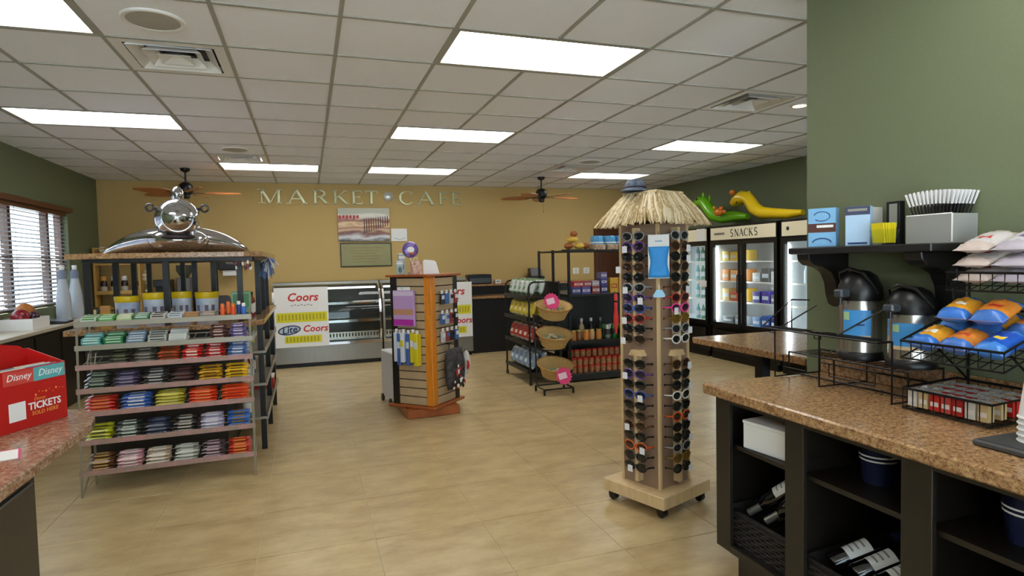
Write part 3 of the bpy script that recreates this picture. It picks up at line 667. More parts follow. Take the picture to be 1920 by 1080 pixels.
for k, row in enumerate(shelves):
    z = shz[k]; y = yfr(z); n = len(row); sw = (W - .03) / n; tilt = math.atan2(.04, .25)
    for i, s in enumerate(row):
        if s is None: continue
        nm, c1, c2, kind = s; th = .021 if kind == 'bar' else .017; dp = .046 if kind == 'bar' else .05
        me = wrap(nm, CM(c1), CM(c2), sw * .86, dp, th, kind)
        lay = [(0, 0), (0, 1), (0, 2), (1, 0), (1, 1), (1, 2), (1, 3)] if k else [(0, 0), (0, 1), (1, 0), (1, 1)]
        if k == 0 and i >= 6: lay = [(0, 0), (0, 1)]
        if n == 5: lay = lay + [(0, 3)] if len(lay) > 4 else lay
        for (dr, lv) in lay:
            yy = y + .03 + dr * .055 + random.uniform(-.004, .004) ; xx = .015 + (i + .5) * sw + random.uniform(-.004, .004)
            zz = z - .004 + (yy - y) * math.tan(tilt) + .0075 + th * (lv + .5) * 1.02 * 1.02 + .002
            o = D.objects.new('gum_pack' if kind == 'box' and k < 2 else 'candy_bar', me); C.objects.link(o)
            o.matrix_world = RACK @ Matrix.Translation((xx, yy, zz)) @ Matrix.Rotation(tilt, 4, 'X') @ Matrix.Rotation(random.uniform(-.04, .04), 4, 'Z')
            tag(o, f'{nm} stacked on the {ordn[k]} shelf of the wire candy rack', 'candy', f'{nm}s on the {ordn[k]} shelf')
for i, (nm, c) in enumerate((('orange', (232, 92, 26)), ('orange', (226, 110, 40)), ('deep orange', (238, 80, 20)), ('navy blue', (40, 60, 130)), ('bright blue', (56, 108, 200)))):
    p = RACK @ Vector((.855 + i * .034, yfr(1.115) + .05 + (i % 2) * .04, 1.115 + .012 + .012 * (i % 2)))
    t = thing('lotion_tube', f'{nm} capped plastic tube standing on the top shelf of the candy rack', 'tube', p, 0, 'orange and blue tubes on the candy rack')
    B().lathe([(0, 0), (.0155, .001), (.016, .05), (.012, .062), (0, .062)], 12).build('body', mat('tube_' + nm.replace(' ', '_') + str(i), S(*c), .4), t, 50)
    B().lathe([(.012, .062), (.0125, .085), (0, .087)], 12).build('cap', mat('cap_orange', S(240, 120, 50), .4) if i < 3 else m_paper, t, 50)
# ------------------------------------------------------------------ ticket counter, left foreground
t = thing('ticket_counter', 'dark counter with speckled granite top carrying the red ticket box', 'counter', (0, 0, 0))
B().prism([(-.775, -1.2), (-.775, 2.58), (-.80, 2.70), (-.88, 2.86), (-1.75, 2.86), (-1.75, -1.2)][::-1], .87, .909).build('granite_top', m_gran2, t, bev=.006)
B().box(-1.7, -1.15, .09, -.812, 2.18, .8695).build('cabinet', mat('counter_dark', S(46, 42, 34), .45), t)
B().box(-1.68, -1.1, 0, -.86, 2.14, .09).build('toe_kick', m_black, t)
for y0, y1 in ((.2, .85), (.9, 1.5), (1.55, 2.15)): B().box(-.8115, y0, .13, -.80, y1, .84).build('door', mat('counter_dark2', S(52, 46, 36), .45), t, bev=.004)
# red ticket box
m_red = mat('ticket_red', S(190, 22, 20), .4); m_cyan = mat('strip_cyan', S(92, 172, 178), .45); m_coral = mat('strip_coral', S(206, 72, 62), .45)
a = Vector((-1.018, 2.475)); bb = Vector((-.895, 2.725)); d = (bb - a); L_ = d.length; ang = math.atan2(d.y, d.x)
t = thing('ticket_box', 'red cardboard ticket brochure box with white lettering on the granite counter', 'ticket box', (a.x, a.y, .91), ang)
# local x along the front, local y towards the back, z up; front plane y = 0
b = B(); dpt = .16; h = .215
b.box(0, 0, 0, L_, dpt, .006); b.box(0, 0, .006, L_, .004, h); b.box(0, dpt - .004, .006, L_, dpt, h + .05)
for x in (0, L_ - .004): b.prism([(.004, .006), (dpt - .004, .006), (dpt - .004, h + .05), (.004, h)], x, x + .004, 'x')
b.build('box', m_red, t)
B().prism([(0.0, h + .03), (L_, h + .03), (L_ - .03, h + .062), (.17, h + .078), (.05, h + .085), (0, h + .06)], dpt - .001, dpt + .003, 'y').build('back_flap', m_red, t)
B().box(.03, -.0012, h - .052, L_ * .52, -.0002, h - .003).build('coral_strip', m_coral, t)
B().box(L_ * .52, -.0012, h - .052, L_ - .004, -.0002, h - .003).build('cyan_strip', m_cyan, t)
m_wtext = mat('white_ink', S(240, 240, 238), .5)
text('Disney', .034, m_wtext, t, (.03 + (L_ * .52 - .03) / 2, -.0014, h - .026), (1, 0, 0), (0, 0, 1), italic=.25)
text('Disney', .036, m_wtext, t, (L_ * .76, -.0014, h - .026), (1, 0, 0), (0, 0, 1), italic=.25)
text('Disney', .017, mat('gold_ink', S(226, 140, 60), .5), t, (.165, -.0006, .098), (1, 0, 0), (0, 0, 1), italic=.25)
text('TICKETS', .036, m_wtext, t, (.185, -.0006, .073), (1, 0, 0), (0, 0, 1), bold=.0008, squash=.98)
text('SOLD HERE', .02, MATS['gold_ink'], t, (.185, -.0006, .047), (1, 0, 0), (0, 0, 1), bold=.0004, squash=1.05)
B().box(.045, -.0008, .035, .108, -.0002, .1).build('white_patch', m_wtext, t)
b = B()
for k in range(9): x = .15 + .014 * k; z = .112 + .012 * abs(math.sin(k * 1.9)); b.ell((x, -.0004, z), .0025 + .002 * (k % 3 == 0), .0006, .0025 + .002 * (k % 3 == 0), 6, 4)
b.build('gold_sparks', MATS['gold_ink'], t)
for k in range(6):
    o = B().box(0, 0, 0, L_ * .45, .0025, .205).build('brochure', [m_paper, mat('brochure_blue', S(120, 170, 200), .5), mat('brochure_cream', S(226, 212, 180), .5)][k % 3], t); o.location = (.012 + (k % 2) * L_ * .48, .02 + k * .012, .008)
t = thing('pink_edged_paper', 'white sheet with a pink edge lying on the granite ticket counter', 'paper', (-.885, 2.22, .9098), .35)
B().box(-.16, -.06, 0, .02, .06, .001).build('sheet', m_paper, t); B().box(.02, -.06, 0, .026, .06, .0012).box(-.16, .06, 0, .026, .066, .0012).build('pink_edge', mat('pink_edge', S(214, 70, 120), .6), t)
# ------------------------------------------------------------------ counter under the window
t = thing('window_counter', 'dark counter with pale top running under the window blind', 'counter', (0, 0, 0))
B().box(-2.79, 5.4, .875, -2.42, 8.75, .909).build('top', mat('pale_laminate', S(196, 186, 166), .35), t, bev=.004)
B().box(-2.79, 5.45, .08, -2.46, 8.7, .874).build('cabinet', m_cabin, t); B().box(-2.79, 5.45, 0, -2.5, 8.7, .08).build('toe_kick', m_black, t)
for k in range(5): B().box(-2.459, 5.5 + k * .64, .12, -2.448, 6.1 + k * .64, .84).build('door', m_dark, t, bev=.004)
t = thing('bread_tray', 'white tray with a round loaf and red wrapped rolls under the blind', 'bread tray', (-2.62, 7.05, .91), PI / 2)
b = B(); b.box(-.2, -.13, 0, .2, .13, .006); b.box(-.2, -.13, .006, .2, -.122, .11); b.box(-.2, .122, .006, .2, .13, .11); b.box(-.2, -.122, .006, -.192, .122, .11); b.box(.192, -.122, .006, .2, .122, .11); b.build('tray', m_paper, t)
B().ell((.06, .02, .13), .1, .09, .12, 14, 9).build('loaf', mat('bread_crust', S(186, 112, 44), .6, noise=.3, nscale=14), t, 60)
B().ell((-.1, 0, .12), .07, .08, .08, 12, 8).build('wrapped_roll', mat('wrap_red', S(150, 34, 44), .25, noise=.5, nscale=25), t, 60); B().ell((.0, -.07, .1), .06, .05, .07, 12, 8).build('wrapped_roll', mat('wrap_plum', S(70, 36, 60), .25, noise=.5, nscale=25), t, 60)
t = thing('tablet_stand', 'flat black tablet on the pale counter by the candy rack', 'tablet', (-2.58, 7.66, .91), .1)
B().prism([(-.13, 0), (.13, 0), (.13, .02), (-.13, .05)], -.16, .16, 'y').build('wedge', m_blackp, t, bev=.003)
b = B(); b.add([(-.12, -.15, .0505), (.12, -.15, .0222), (.12, .15, .0222), (-.12, .15, .0505)], [(0, 1, 2, 3)]); b.build('screen', mat('tablet_screen', S(120, 130, 150), .1), t)
for k, (x, y) in enumerate(((-2.6, 7.98), (-2.6, 8.36))):
    t = thing('tall_white_bottle', ('tall white tapered bottle with grey collar standing nearer the tablet', 'tall white tapered bottle with grey collar standing nearer the wooden spice rack')[k], 'bottle', (x, y, .91), 0, 'tall white tapered bottles')
    B().lathe([(0, 0), (.07, .002), (.075, .1), (.066, .28), (.045, .42), (.036, .5), (0, .5)], 18).build('body', mat('milky_plastic', S(176, 182, 190), .25), t, 50)
    B().lathe([(.04, .46), (.042, .54), (.026, .57), (0, .57)], 14).build('collar', mat('collar_grey', S(112, 122, 144), .4), t, 50); B().lathe([(.024, .57), (.026, .62), (0, .622)], 12).build('cap', m_white, t, 50)
for k, c in enumerate(((S(222, 206, 160)), (S(40, 60, 50)))):
    t = thing('spread_jar', ('cream spread jar beside the tall white bottles', 'dark green spread jar beside the tall white bottles')[k], 'jar', (-2.48, 8.5 + k * .12, .91), 0)
    B().lathe([(0, 0), (.035, .001), (.037, .07), (.03, .08), (0, .08)], 14).build('jar', mat('spread%d' % k, c, .3), t, 50); B().lathe([(.032, .08), (.032, .1), (0, .1)], 14).build('lid', mat('jar_lid', S(60, 52, 44), .4), t, 50)
# ------------------------------------------------------------------ back left corner counter
t = thing('corner_counter', 'dark counter with granite top in the corner behind the island', 'counter', (0, 0, 0))
B().box(-2.79, 9.36, .875, -.58, 10.0, .909).build('granite_top', m_gran, t, bev=.004); B().box(-2.78, 9.42, .08, -.6, 9.99, .874).build('cabinet', m_cabin, t); B().box(-2.78, 9.47, 0, -.6, 9.99, .08).build('toe_kick', m_black, t)
for k in range(3): B().box(-2.75 + k * .72, 9.408, .12, -2.07 + k * .72, 9.419, .84).build('door', m_dark, t, bev=.004)
m_pine = mat('pine_wood', S(214, 168, 86), .45, noise=.2, nscale=7, stretch=(1, 1, 4))
t = thing('spice_rack', 'pine wood shelf rack holding dark spice jars in the corner', 'spice rack', (-2.76, 9.62, .91))
for x in (0.02, .55): B().box(x - .012, -.08, 0, x + .012, .08, .86).build('side_panel', m_pine, t)
for z in (.02, .22, .62): B().box(.033, -.08, z, .537, .08, z + .018).build('shelf', m_pine, t)
B().box(.033, -.082, .84, .537, -.06, .856).build('top_rail', m_pine, t)
for z in (.22, .62): B().box(.033, -.088, z, .537, -.0805, z + .05).build('shelf_lip', m_pine, t)
for k in range(8):
    z, x = (.239, .1 + k * .125) if k < 4 else (.639, .1 + (k - 4) * .125)
    q = thing('spice_jar', ('dark spice jar with pale cap on the middle shelf of the pine rack', 'pale spice jar with white cap on the upper shelf of the pine rack')[k // 4], 'jar', (-2.76 + x, 9.62, .91 + z), 0, 'spice jars on the pine rack')
    B().lathe([(0, 0), (.042, .001), (.042, .14), (.03, .17), (0, .17)], 14).build('jar', mat('spice_dark', S(46, 28, 26), .25) if k < 4 else mat('spice_pale', S(190, 130, 70), .3), q, 50)
    B().lathe([(.033, .17), (.034, .23), (0, .232)], 14).build('cap', m_white if k % 3 else mat('cap_amber', S(214, 150, 60), .4), q, 50); B().lathe([(.0425, .03), (.0425, .09)], 14).build('paper_label', mat('spice_label', S(196, 186, 168), .6), q, 50)
t = thing('shell_garland', 'string of cream shells hanging on the end of the pine rack', 'garland', (-2.115, 9.53, .91))
b = B()
for k in range(9): b.ell((.0 + .03 * math.sin(k * 1.3), 0, .25 + k * .055), .035, .02, .026, 8, 6)
b.build('shells', mat('shell_cream', S(206, 190, 160), .5), t, 60); b = B(); b.tube([(0, 0, .002), (.01, 0, .25), (0, 0, .5), (0, .01, .72)], .003, 5); b.build('string', m_paper, t)
t = thing('coffee_maker', 'black filter coffee maker behind the yellow tubs', 'coffee maker', (-1.95, 9.7, .91))
b = B(); b.box(-.11, -.12, 0, .11, .14, .04); b.box(-.11, .03, .04, .11, .14, .4); b.box(-.11, -.12, .3, .11, .03, .4); b.build('body', m_blackp, t, bev=.008)
B().lathe([(0, .042), (.07, .043), (.08, .1), (.06, .17), (.05, .19), (0, .19)], 16, (0, -.05, 0)).build('carafe', mat('dark_glass', S(28, 22, 22), .1), t, 50); b = B(); b.tube([(.075, -.05, .07), (.12, -.05, .09), (.12, -.05, .15), (.06, -.05, .17)], .008, 6); b.build('handle', m_blackp, t, 50)
t = thing('coffee_grinder', 'grey upright coffee grinder beside the black coffee maker', 'coffee grinder', (-1.68, 9.7, .91))
B().box(-.09, -.1, 0, .09, .12, .42).build('body', mat('grinder_grey', S(98, 96, 98), .35, .5), t, bev=.01); B().lathe([(.05, .42), (.11, .52), (.11, .6), (0, .6)], 16, (0, .01, 0)).build('hopper', mat('hopper_smoke', S(70, 74, 66), .15), t, 50); B().cyl((0, -.1, .25), (0, -.15, .2), .03).build('chute', m_blackp, t, 50)
t = thing('towel_dispenser', 'black wall dispenser with white towel edge left of the display case', 'towel dispenser', (-1.1, YB, 1.36))
B().box(-.16, -.2, .06, .16, -.002, .28).build('housing', m_blackp, t, bev=.015); B().box(-.1, -.16, -.02, .1, -.06, .0595).build('towel', m_paper, t); B().box(-.05, -.204, .15, .05, -.2005, .19).build('badge', m_chrome, t)
# ------------------------------------------------------------------ deli display cases on the back side
m_case = mat('case_steel', S(150, 146, 138), .32, .75, noise=.1, nscale=5, stretch=(20, 1, 1)); m_caseint = mat('case_interior', S(96, 96, 92), .5)
def deli(x0, x1, lab, yb=9.95):
    t = thing('deli_case', lab, 'display case', (x0, 9.12, 0), 0, 'curved glass deli cases'); W = x1 - x0; Dp = yb - 9.12
    B().box(.02, .03, 0, W - .02, Dp, .06).build('plinth', m_black, t)
    B().box(0, 0, .06, W, Dp, .30).build('base_panel', m_case, t, bev=.004)
    B().box(0, -.015, .30, W, .05, .345).build('bumper', m_chrome, t, bev=.004)
    B().box(.03, Dp - .03, .30, W - .03, Dp, 1.15).build('back_panel', m_caseint, t)
    prof = [(.03, .345), (.0, .5), (-.0, .75), (.03, .95), (.11, 1.09), (.24, 1.165), (.35, 1.18)]
    end = prof + [(Dp, 1.18), (Dp, .3), (.03, .3)]
    for xx in (0, W - .03): B().prism(end, xx, xx + .03, 'x').build('end_panel', m_chrome if xx else m_case, t)
    n = len(prof); v = []
    for dy in (0, .006):
        for p, q in prof: v += [(.031, p + dy, q - dy * .2), (W - .031, p + dy, q - dy * .2)]
    f = []
    for i in range(n - 1): a = 2 * i; f += [(a, a + 1, a + 3, a + 2), (2 * n + a, 2 * n + a + 2, 2 * n + a + 3, 2 * n + a + 1)]
    B().add(v, f).build('curved_glass', m_glass, t, 60)
    B().box(.0, .35, 1.18, W, Dp, 1.21).build('top', m_case, t)
    for z, y0 in ((.62, .1), (.88, .22)):
        sh = B().box(.035, y0, z, W - .035, Dp - .04, z + .012).build('shelf', mat('case_shelf', S(170, 172, 168), .3, .4), t)
        B().box(.035, y0 - .01, z - .01, W - .035, y0, z + .025).build('shelf_edge', m_chrome, sh)
    B().box(.05, .3, 1.1, W - .05, .34, 1.13).build('light_tube', mat('case_tube', (1, 1, .96, 1), .4, emit=1.2), t)
    B().box(.035, .06, .34, W - .035, Dp - .04, .36).build('deck', mat('deck_dark', S(70, 72, 68), .4), t)
    b = B()
    for k in range(int(W / .045)): b.box(.05 + k * .045, .075, .4, .07 + k * .045, .08, .45)
    b.build('deck_grille', m_black, t); B().box(.04, .08, .36, W - .04, .1, .47).build('grille_plate', m_steel, t)
    return t
deli(-.50, 1.02, 'long curved glass deli case with a large beer poster on its front')
deli(1.04, 2.42, 'curved glass deli case half hidden behind the wooden spinner stand')
m_yel = mat('highlighter_yellow', S(222, 214, 30), .6); m_redink = mat('red_ink', S(206, 44, 40), .6); m_navy = mat('navy_ink', S(38, 56, 96), .6); m_greyink = mat('grey_ink', S(150, 150, 140), .6)
def poster(x0, x1, z0, z1, lab, full):
    W = x1 - x0; Hh = z1 - z0
    t = thing('beer_poster', lab, 'poster', (x0, 9.098, z0), 0)
    B().box(0, 0, 0, W, .003, Hh).build('sheet', m_paper, t)
    y = -.001
    text('Coors', .19 * Hh, m_redink, t, (W * .52, y, Hh * .83), (1, 0, 0), (0, 0, 1), bold=.004, italic=.2)
    B().box(W * .03, -.0008, Hh * .42, W * .97, -.0001, Hh * .58).build('highlight_band', m_yel, t)
    B().box(W * .17, -.0008, Hh * .07, W * .86, -.0001, Hh * .19).build('highlight_band', m_yel, t)
    b = B()
    for k in range(14):
        b.box(W * (.06 + .064 * k), -.0014, Hh * .455, W * (.09 + .064 * k), -.0009, Hh * .55)
        if k < 10: b.box(W * (.2 + .064 * k), -.0014, Hh * .09, W * (.23 + .064 * k), -.0009, Hh * .17)
    o = b.build('band_marks', mat('olive_ink', S(176, 164, 40), .6), t); o['kind'] = 'stuff'
    b = B()
    for k in range(7): b.box(W * (.3 + .06 * k), -.0012, Hh * .69 + .01 * (k % 2), W * (.34 + .06 * k), -.0004, Hh * .705 + .01 * (k % 2))
    b.build('fine_print', m_greyink, t)
    o = B().lathe([(.0, -.0004), (.155 * 1, -.0004), (.155, .0004), (0, .0004)], 28, (0, 0, 0), 1, .44).build('oval_emblem', m_navy, t); o.location = (W * .26, -.0006, Hh * .29); o.rotation_euler = (PI / 2, -.12, 0)
    o = B().lathe([(.0, -.0004), (.135, -.0004), (.135, .0004), (0, .0004)], 28, (0, 0, 0), 1, .38).build('oval_inner', mat('emblem_pale', S(190, 204, 216), .5), t); o.location = (W * .26, -.0012, Hh * .29); o.rotation_euler = (PI / 2, -.12, 0)
    text('Lite', .16 * Hh, m_navy, t, (W * .26, -.0022, Hh * .29), (1, 0, .12), (0, 0, 1), bold=.003, italic=.2)
    text('Coors', .155 * Hh, m_redink, t, (W * .74, y, Hh * .3), (1, 0, 0), (0, 0, 1), bold=.003, italic=.2)
    return t
poster(-.47, .26, .3, 1.155, 'white beer poster with red script and yellow bands on the long deli case', True)
poster(1.72, 2.41, .3, 1.155, 'white beer poster partly hidden behind the wooden spinner stand', True)
# ------------------------------------------------------------------ back counter
t = thing('back_counter', 'black counter with granite top along the mustard wall beside the deli case', 'counter', (0, 0, 0))
B().box(2.45, 9.22, .87, 4.95, 9.98, .909).build('granite_top', m_gran, t, bev=.004)
B().box(2.46, 9.27, .0, 4.93, 9.97, .8695).build('cabinet', mat('jet_black_laminate', S(16, 15, 15), .4), t)
B().box(2.45, 9.72, .91, 4.95, 9.98, 1.05).build('raised_ledge', m_black, t); B().box(2.43, 9.68, 1.051, 4.97, 9.99, 1.085).build('granite_ledge', m_gran, t, bev=.004)
t = thing('receipt_printer', 'black box-shaped printer on the back counter by the deli case', 'printer', (2.72, 9.78, 1.086))
B().box(-.2, -.09, 0, .2, .15, .16).build('body', m_blackp, t, bev=.012); B().box(-.18, -.095, .02, .18, -.0905, .1).build('front_flap', mat('printer_grey', S(70, 74, 76), .3), t); B().box(-.12, -.06, .1605, .12, .02, .165).build('paper_slot', m_black, t)
t = thing('label_box', 'small white box on the ledge beside the black printer', 'box', (3.06, 9.83, 1.086)); B().box(-.05, -.05, 0, .05, .05, .06).build('carton', m_paper, t, bev=.002); B().box(-.03, -.0508, .02, .03, -.0502, .045).build('sticker', m_greyink, t)
t = thing('cash_register', 'black cash register on the back ledge behind the chip rack', 'cash register', (3.75, 9.82, 1.086)); b = B(); b.box(-.14, -.1, 0, .14, .14, .1); b.prism([(-.08, .1), (.12, .1), (.1, .24), (-.02, .24)], -.1, .1, 'x'); b.build('body', m_blackp, t, bev=.004); B().box(-.08, -.09, .1005, .08, -.02, .115).build('keypad', mat('printer_grey', S(70, 74, 76), .3), t)
# ------------------------------------------------------------------ wooden slat spinner stand
CX, CY = 1.075, 5.88
t = thing('slat_spinner', 'four-sided wooden slat-panel spinner stand with orange corner posts on plinth', 'display stand', (CX, CY, 0), PI / 4)
m_slatp = mat('slat_panel_tan', S(186, 160, 124), .5, noise=.1, nscale=10)
o = B().box(-.255, -.255, 0, .255, .255, .085).build('plinth', m_cherry, t, bev=.006); o.rotation_euler = (0, 0, -PI / 4 + .06)
B().box(-.27, -.27, .0865, .27, .27, .11).build('lower_board', m_cherry, t, bev=.004)
B().box(-.265, -.265, 1.335, .265, .265, 1.357).build('top_board', m_cherry, t, bev=.004)
B().box(-.195, -.195, .111, .195, .195, 1.334).build('core', mat('slat_groove_dark', S(46, 36, 28), .7), t)
hS = .215
slat_me = None
n = 15; z0 = .115; pit = (1.33 - z0) / n
for side in range(4):
    for k in range(n):
        if slat_me is None:
            o = B().box(-.175, -.016, 0, .175, 0, pit - .009).build('slat', m_slatp, t, bev=.002); slat_me = o.data
        else: o = obj('slat', slat_me, t)
        a = side * PI / 2; c, s_ = math.cos(a), math.sin(a)
        o.location = (s_ * hS * .999, -c * hS * .999, z0 + k * pit); o.rotation_euler = (0, 0, a)
for sx in (-1, 1):
    for sy in (-1, 1):
        front = sx == -1 and sy == -1
        B().box(sx * .195 - .04, sy * .195 - .04, .111, sx * .195 + .04, sy * .195 + .04, 1.334).build('corner_post', m_wood if front or (sx == 1 and sy == 1) else m_dark, t, bev=.004)
SP = Matrix.Translation((CX, CY, 0)) @ Matrix.Rotation(PI / 4, 4, 'Z')
# left visible face: local -x ; right visible face: local -y
def peg(face, u, z, ln=.14):
    """point on a face of the spinner: u along the face (image left to right), out along its normal"""
    return (Vector((-.231, -u, z)), Vector((-1, 0, 0)), Vector((0, -1, 0))) if face == 'L' else (Vector((u, -.231, z)), Vector((0, -1, 0)), Vector((1, 0, 0)))
def hangpack(name, face, u, z, wd, hh, th, off, c, lab, grp, bands=(), cat='pack'):
    p, nrm, al = peg(face, u, z)
    t = thing(name, lab, cat, SP @ p, PI / 4 + (-PI / 2 if face == 'L' else 0), grp)
    # local frame: x along the face, -y outward
    B().box(-wd / 2, -off - th, -hh, wd / 2, -off, -.02).build('pack', c, t, bev=min(.004, th * .3))
    B().box(-wd * .3, -off - th * .6, -.0205, wd * .3, -off - th * .4, .012).build('hang_tab', m_paper, t)
    b = B(); b.tube([(0, 0, -.004), (0, -off - th - .02, -.004), (0, -off - th - .025, .008)], .0025, 5); b.build('hook', m_chrome, t)
    for i, (za, zb2, mm) in enumerate(bands): B().box(-wd / 2 + .004, -off - th - .0008, -hh * zb2, wd / 2 - .004, -off - th - .0002, -hh * za).build('printed_band', mm, t)
    return t
m_lil = mat('lilac_pack', S(186, 150, 200), .3); m_mag = mat('magenta_band', S(176, 50, 160), .35)
hangpack('lilac_pack', 'L', -.05, 1.23, .24, .36, .03, .02, m_lil, 'large lilac pack with a magenta band hanging on the slat spinner', None, ((.82, .98, m_mag), (.08, .2, mat('pale_lilac', S(214, 196, 224), .4)), (.55, .7, mat('tan_print', S(190, 140, 110), .5))))
yel = mat('pack_yellow', S(214, 196, 30), .4); blu = mat('pack_blue', S(70, 100, 170), .4); wht = mat('pack_white', S(206, 214, 222), .4)
for k, (u, c, nm) in enumerate(((-.145, wht, 'white'), (-.1, blu, 'blue'), (-.055, wht, 'pale grey'), (-.005, blu, 'navy and white'), (.05, yel, 'yellow'), (.1, yel, 'bright yellow'))):
    hangpack('toy_pack', 'L', u, .83 - .01 * (k % 2), .042 if k < 4 else .042, .3 + .02 * (k % 2), .05 + .01 * (k % 3), .015, c, f'{nm} narrow blister pack hanging low on the slat spinner', 'narrow blister packs on the spinner', ((.3, .5, yel if k == 2 else wht),))
for r, z in enumerate((1.19, 1.0, .83)):
    for k in range(4):
        c = [(30, 30, 34), (60, 100, 160), (180, 184, 190), (140, 46, 46)][(k + r) % 4]; nm = ['black', 'blue', 'silver', 'red'][(k + r) % 4]
        hangpack('trinket_card', 'R', -.12 + k * .08, z, .055, .12, .025, .04, mat('trinket_' + nm, S(*c), .3), f'{nm} keyring card hanging in the {("top", "middle", "bottom")[r]} row of the spinner', 'keyring cards on the spinner', ((.3, .6, [wht, blu, m_black][k % 3]),))
# printed bag hanging on the right face
t = thing('printed_backpack', 'black drawstring bag with red and white print hanging on the spinner', 'bag', SP @ Vector((.0, -.237, .60)), PI / 4)
b = B(); v = []
b.T = Matrix.Translation((.02, -.08, -.16)) @ Matrix.Rotation(PI / 2, 4, 'X'); b.pillow((0, 0, 0), .28, .4, .13, 10, 10, .12, .006, 5); b.build('bag', mat('bag_black_print', S(24, 22, 24), .6, col2=S(70, 66, 68), nscale=18), t, 60)
b = B()
for k in range(26):
    x = random.uniform(-.1, .13); z = random.uniform(-.33, -.1); b.m(k % 3).ell((x, -.148 + .35 * abs(x) ** 1.5, z), random.uniform(.012, .026), .006, random.uniform(.012, .026), 8, 5)
b.build('print_patches', [mat('bag_red', S(186, 36, 34), .5), m_white, mat('bag_black2', S(20, 18, 20), .6)], t, 60)
b = B(); b.tube([(-.08, -.08, .02), (-.04, -.06, .07), (0, -.03, .08), (.06, -.06, .07), (.1, -.09, .02)], .006, 6); b.tube([(0, 0, .075), (0, -.05, .078)], .004, 5); b.build('strap', m_black, t, 60)
b = B(); b.tube([(.14, -.08, .0), (.2, -.1, -.12), (.17, -.1, -.3), (.12, -.1, -.35)], .008, 6); b.build('drawcord', mat('cord_white', S(200, 200, 196), .7), t, 60)
t = thing('plush_pouch', 'white and red plush pouch hanging beside the black drawstring bag', 'pouch', SP @ Vector((.24, -.238, .6)), PI / 4)
b = B(); b.ell((.02, -.065, -.14), .042, .045, .12, 12, 9); b.build('pouch', mat('pouch_white', S(206, 200, 198), .7), t, 60); b = B(); b.ell((0, -.095, -.16), .03, .015, .05, 10, 7); b.build('patch', MATS['bag_red'], t, 60); b = B(); b.tube([(0, 0, .004), (0, -.06, .002), (0, -.06, -.03)], .003, 5); b.build('loop', m_chrome, t)
# things on the spinner's top board
t = thing('white_display_card', 'white rounded display card leaning on the spinner top board', 'card', (1.12, 5.74, 1.3585), .1)
b = B(); pts = [(-.075, 0), (.085, 0), (.06, .115), (.04, .13), (-.05, .14), (-.07, .13)]; b.T = Matrix.Rotation(-.15, 4, 'X'); b.prism(pts, 0, .004, 'y'); b.build('card', m_paper, t); b = B(); b.prism([(0, 0), (.08, 0), (.02, .09)], -.003, .003, 'x'); b.build('easel_leg', m_paper, t)
t = thing('round_balloon_sign', 'round violet foil sign on a stick above the spinner top', 'sign', (.93, 5.75, 1.3585))
b = B(); b.T = Matrix.Translation((0, 0, .235)) @ Matrix.Rotation(PI / 2, 4, 'X'); b.lathe([(0, -.02), (.05, -.018), (.075, -.008), (.078, 0), (.075, .008), (.05, .018), (0, .02)], 20); b.build('disc', mat('violet_foil', S(88, 62, 140), .25, .3, col2=S(150, 130, 190), nscale=22), t, 60)
b = B(); b.ell((.0, -.022, .235), .035, .006, .03, 12, 6); b.build('white_patch', m_paper, t, 60); B().ell((.01, -.024, .2), .02, .006, .012, 10, 6).build('orange_patch', mat('orange_patch', S(220, 96, 40), .4), t, 60)
B().cyl((0, 0, .0), (0, 0, .17), .004, n=8).build('stick', m_paper, t); B().lathe([(0, 0), (.03, .0), (.028, .02), (0, .03)], 14).build('foot', m_graysteel, t, 50)
t = thing('printed_gift_bag', 'small pink and tan printed gift bag on the spinner top', 'gift bag', (.96, 5.64, 1.3585), .2)
B().prism([(-.045, 0), (.055, 0), (.05, .13), (-.05, .13)], -.02, .02, 'y').build('bag', mat('giftbag_print', S(226, 200, 190), .5, col2=S(176, 110, 80), nscale=30), t); b = B(); b.tube([(-.02, 0, .128), (-.015, 0, .16), (.015, 0, .16), (.02, 0, .128)], .0025, 5); b.build('handle', m_paper, t)
for k, (x, y, h) in enumerate(((.86, 5.86, .2), (.83, 5.80, .13))):
    t = thing('clear_trinket_bag', ('tall clear bag of trinkets on the spinner top', 'short clear bag of trinkets on the spinner top')[k], 'bag', (x, y, 1.3585), .3)
    B().prism([(-.03, 0), (.035, 0), (.03, h), (-.035, h)], -.012, .012, 'y').build('bag', mat('frosted_bag', S(176, 190, 190), .25), t, bev=.004); B().box(-.033, -.013, h * .75, .03, .013, h * .9).build('header', m_paper, t); B().ell((0, -.012, h * .35), .02, .004, .03, 10, 6).build('trinket', mat('teal_trinket', S(80, 120, 120), .4), t)
t = thing('white_hand_cart', 'white panel with black wheels standing behind the wooden spinner', 'cart', (.80, 6.38, 0), .15)
B().box(-.06, -.2, .05, .06, .2, .55).build('panel', mat('cart_white', S(206, 208, 214), .4), t, bev=.01)
for y in (-.15, .15):
    for x in (-.075, .055): b = B(); b.cyl((x, y, .04), (x + .02, y, .04), .04, n=16); b.build('wheel', m_blackp, t, 50)
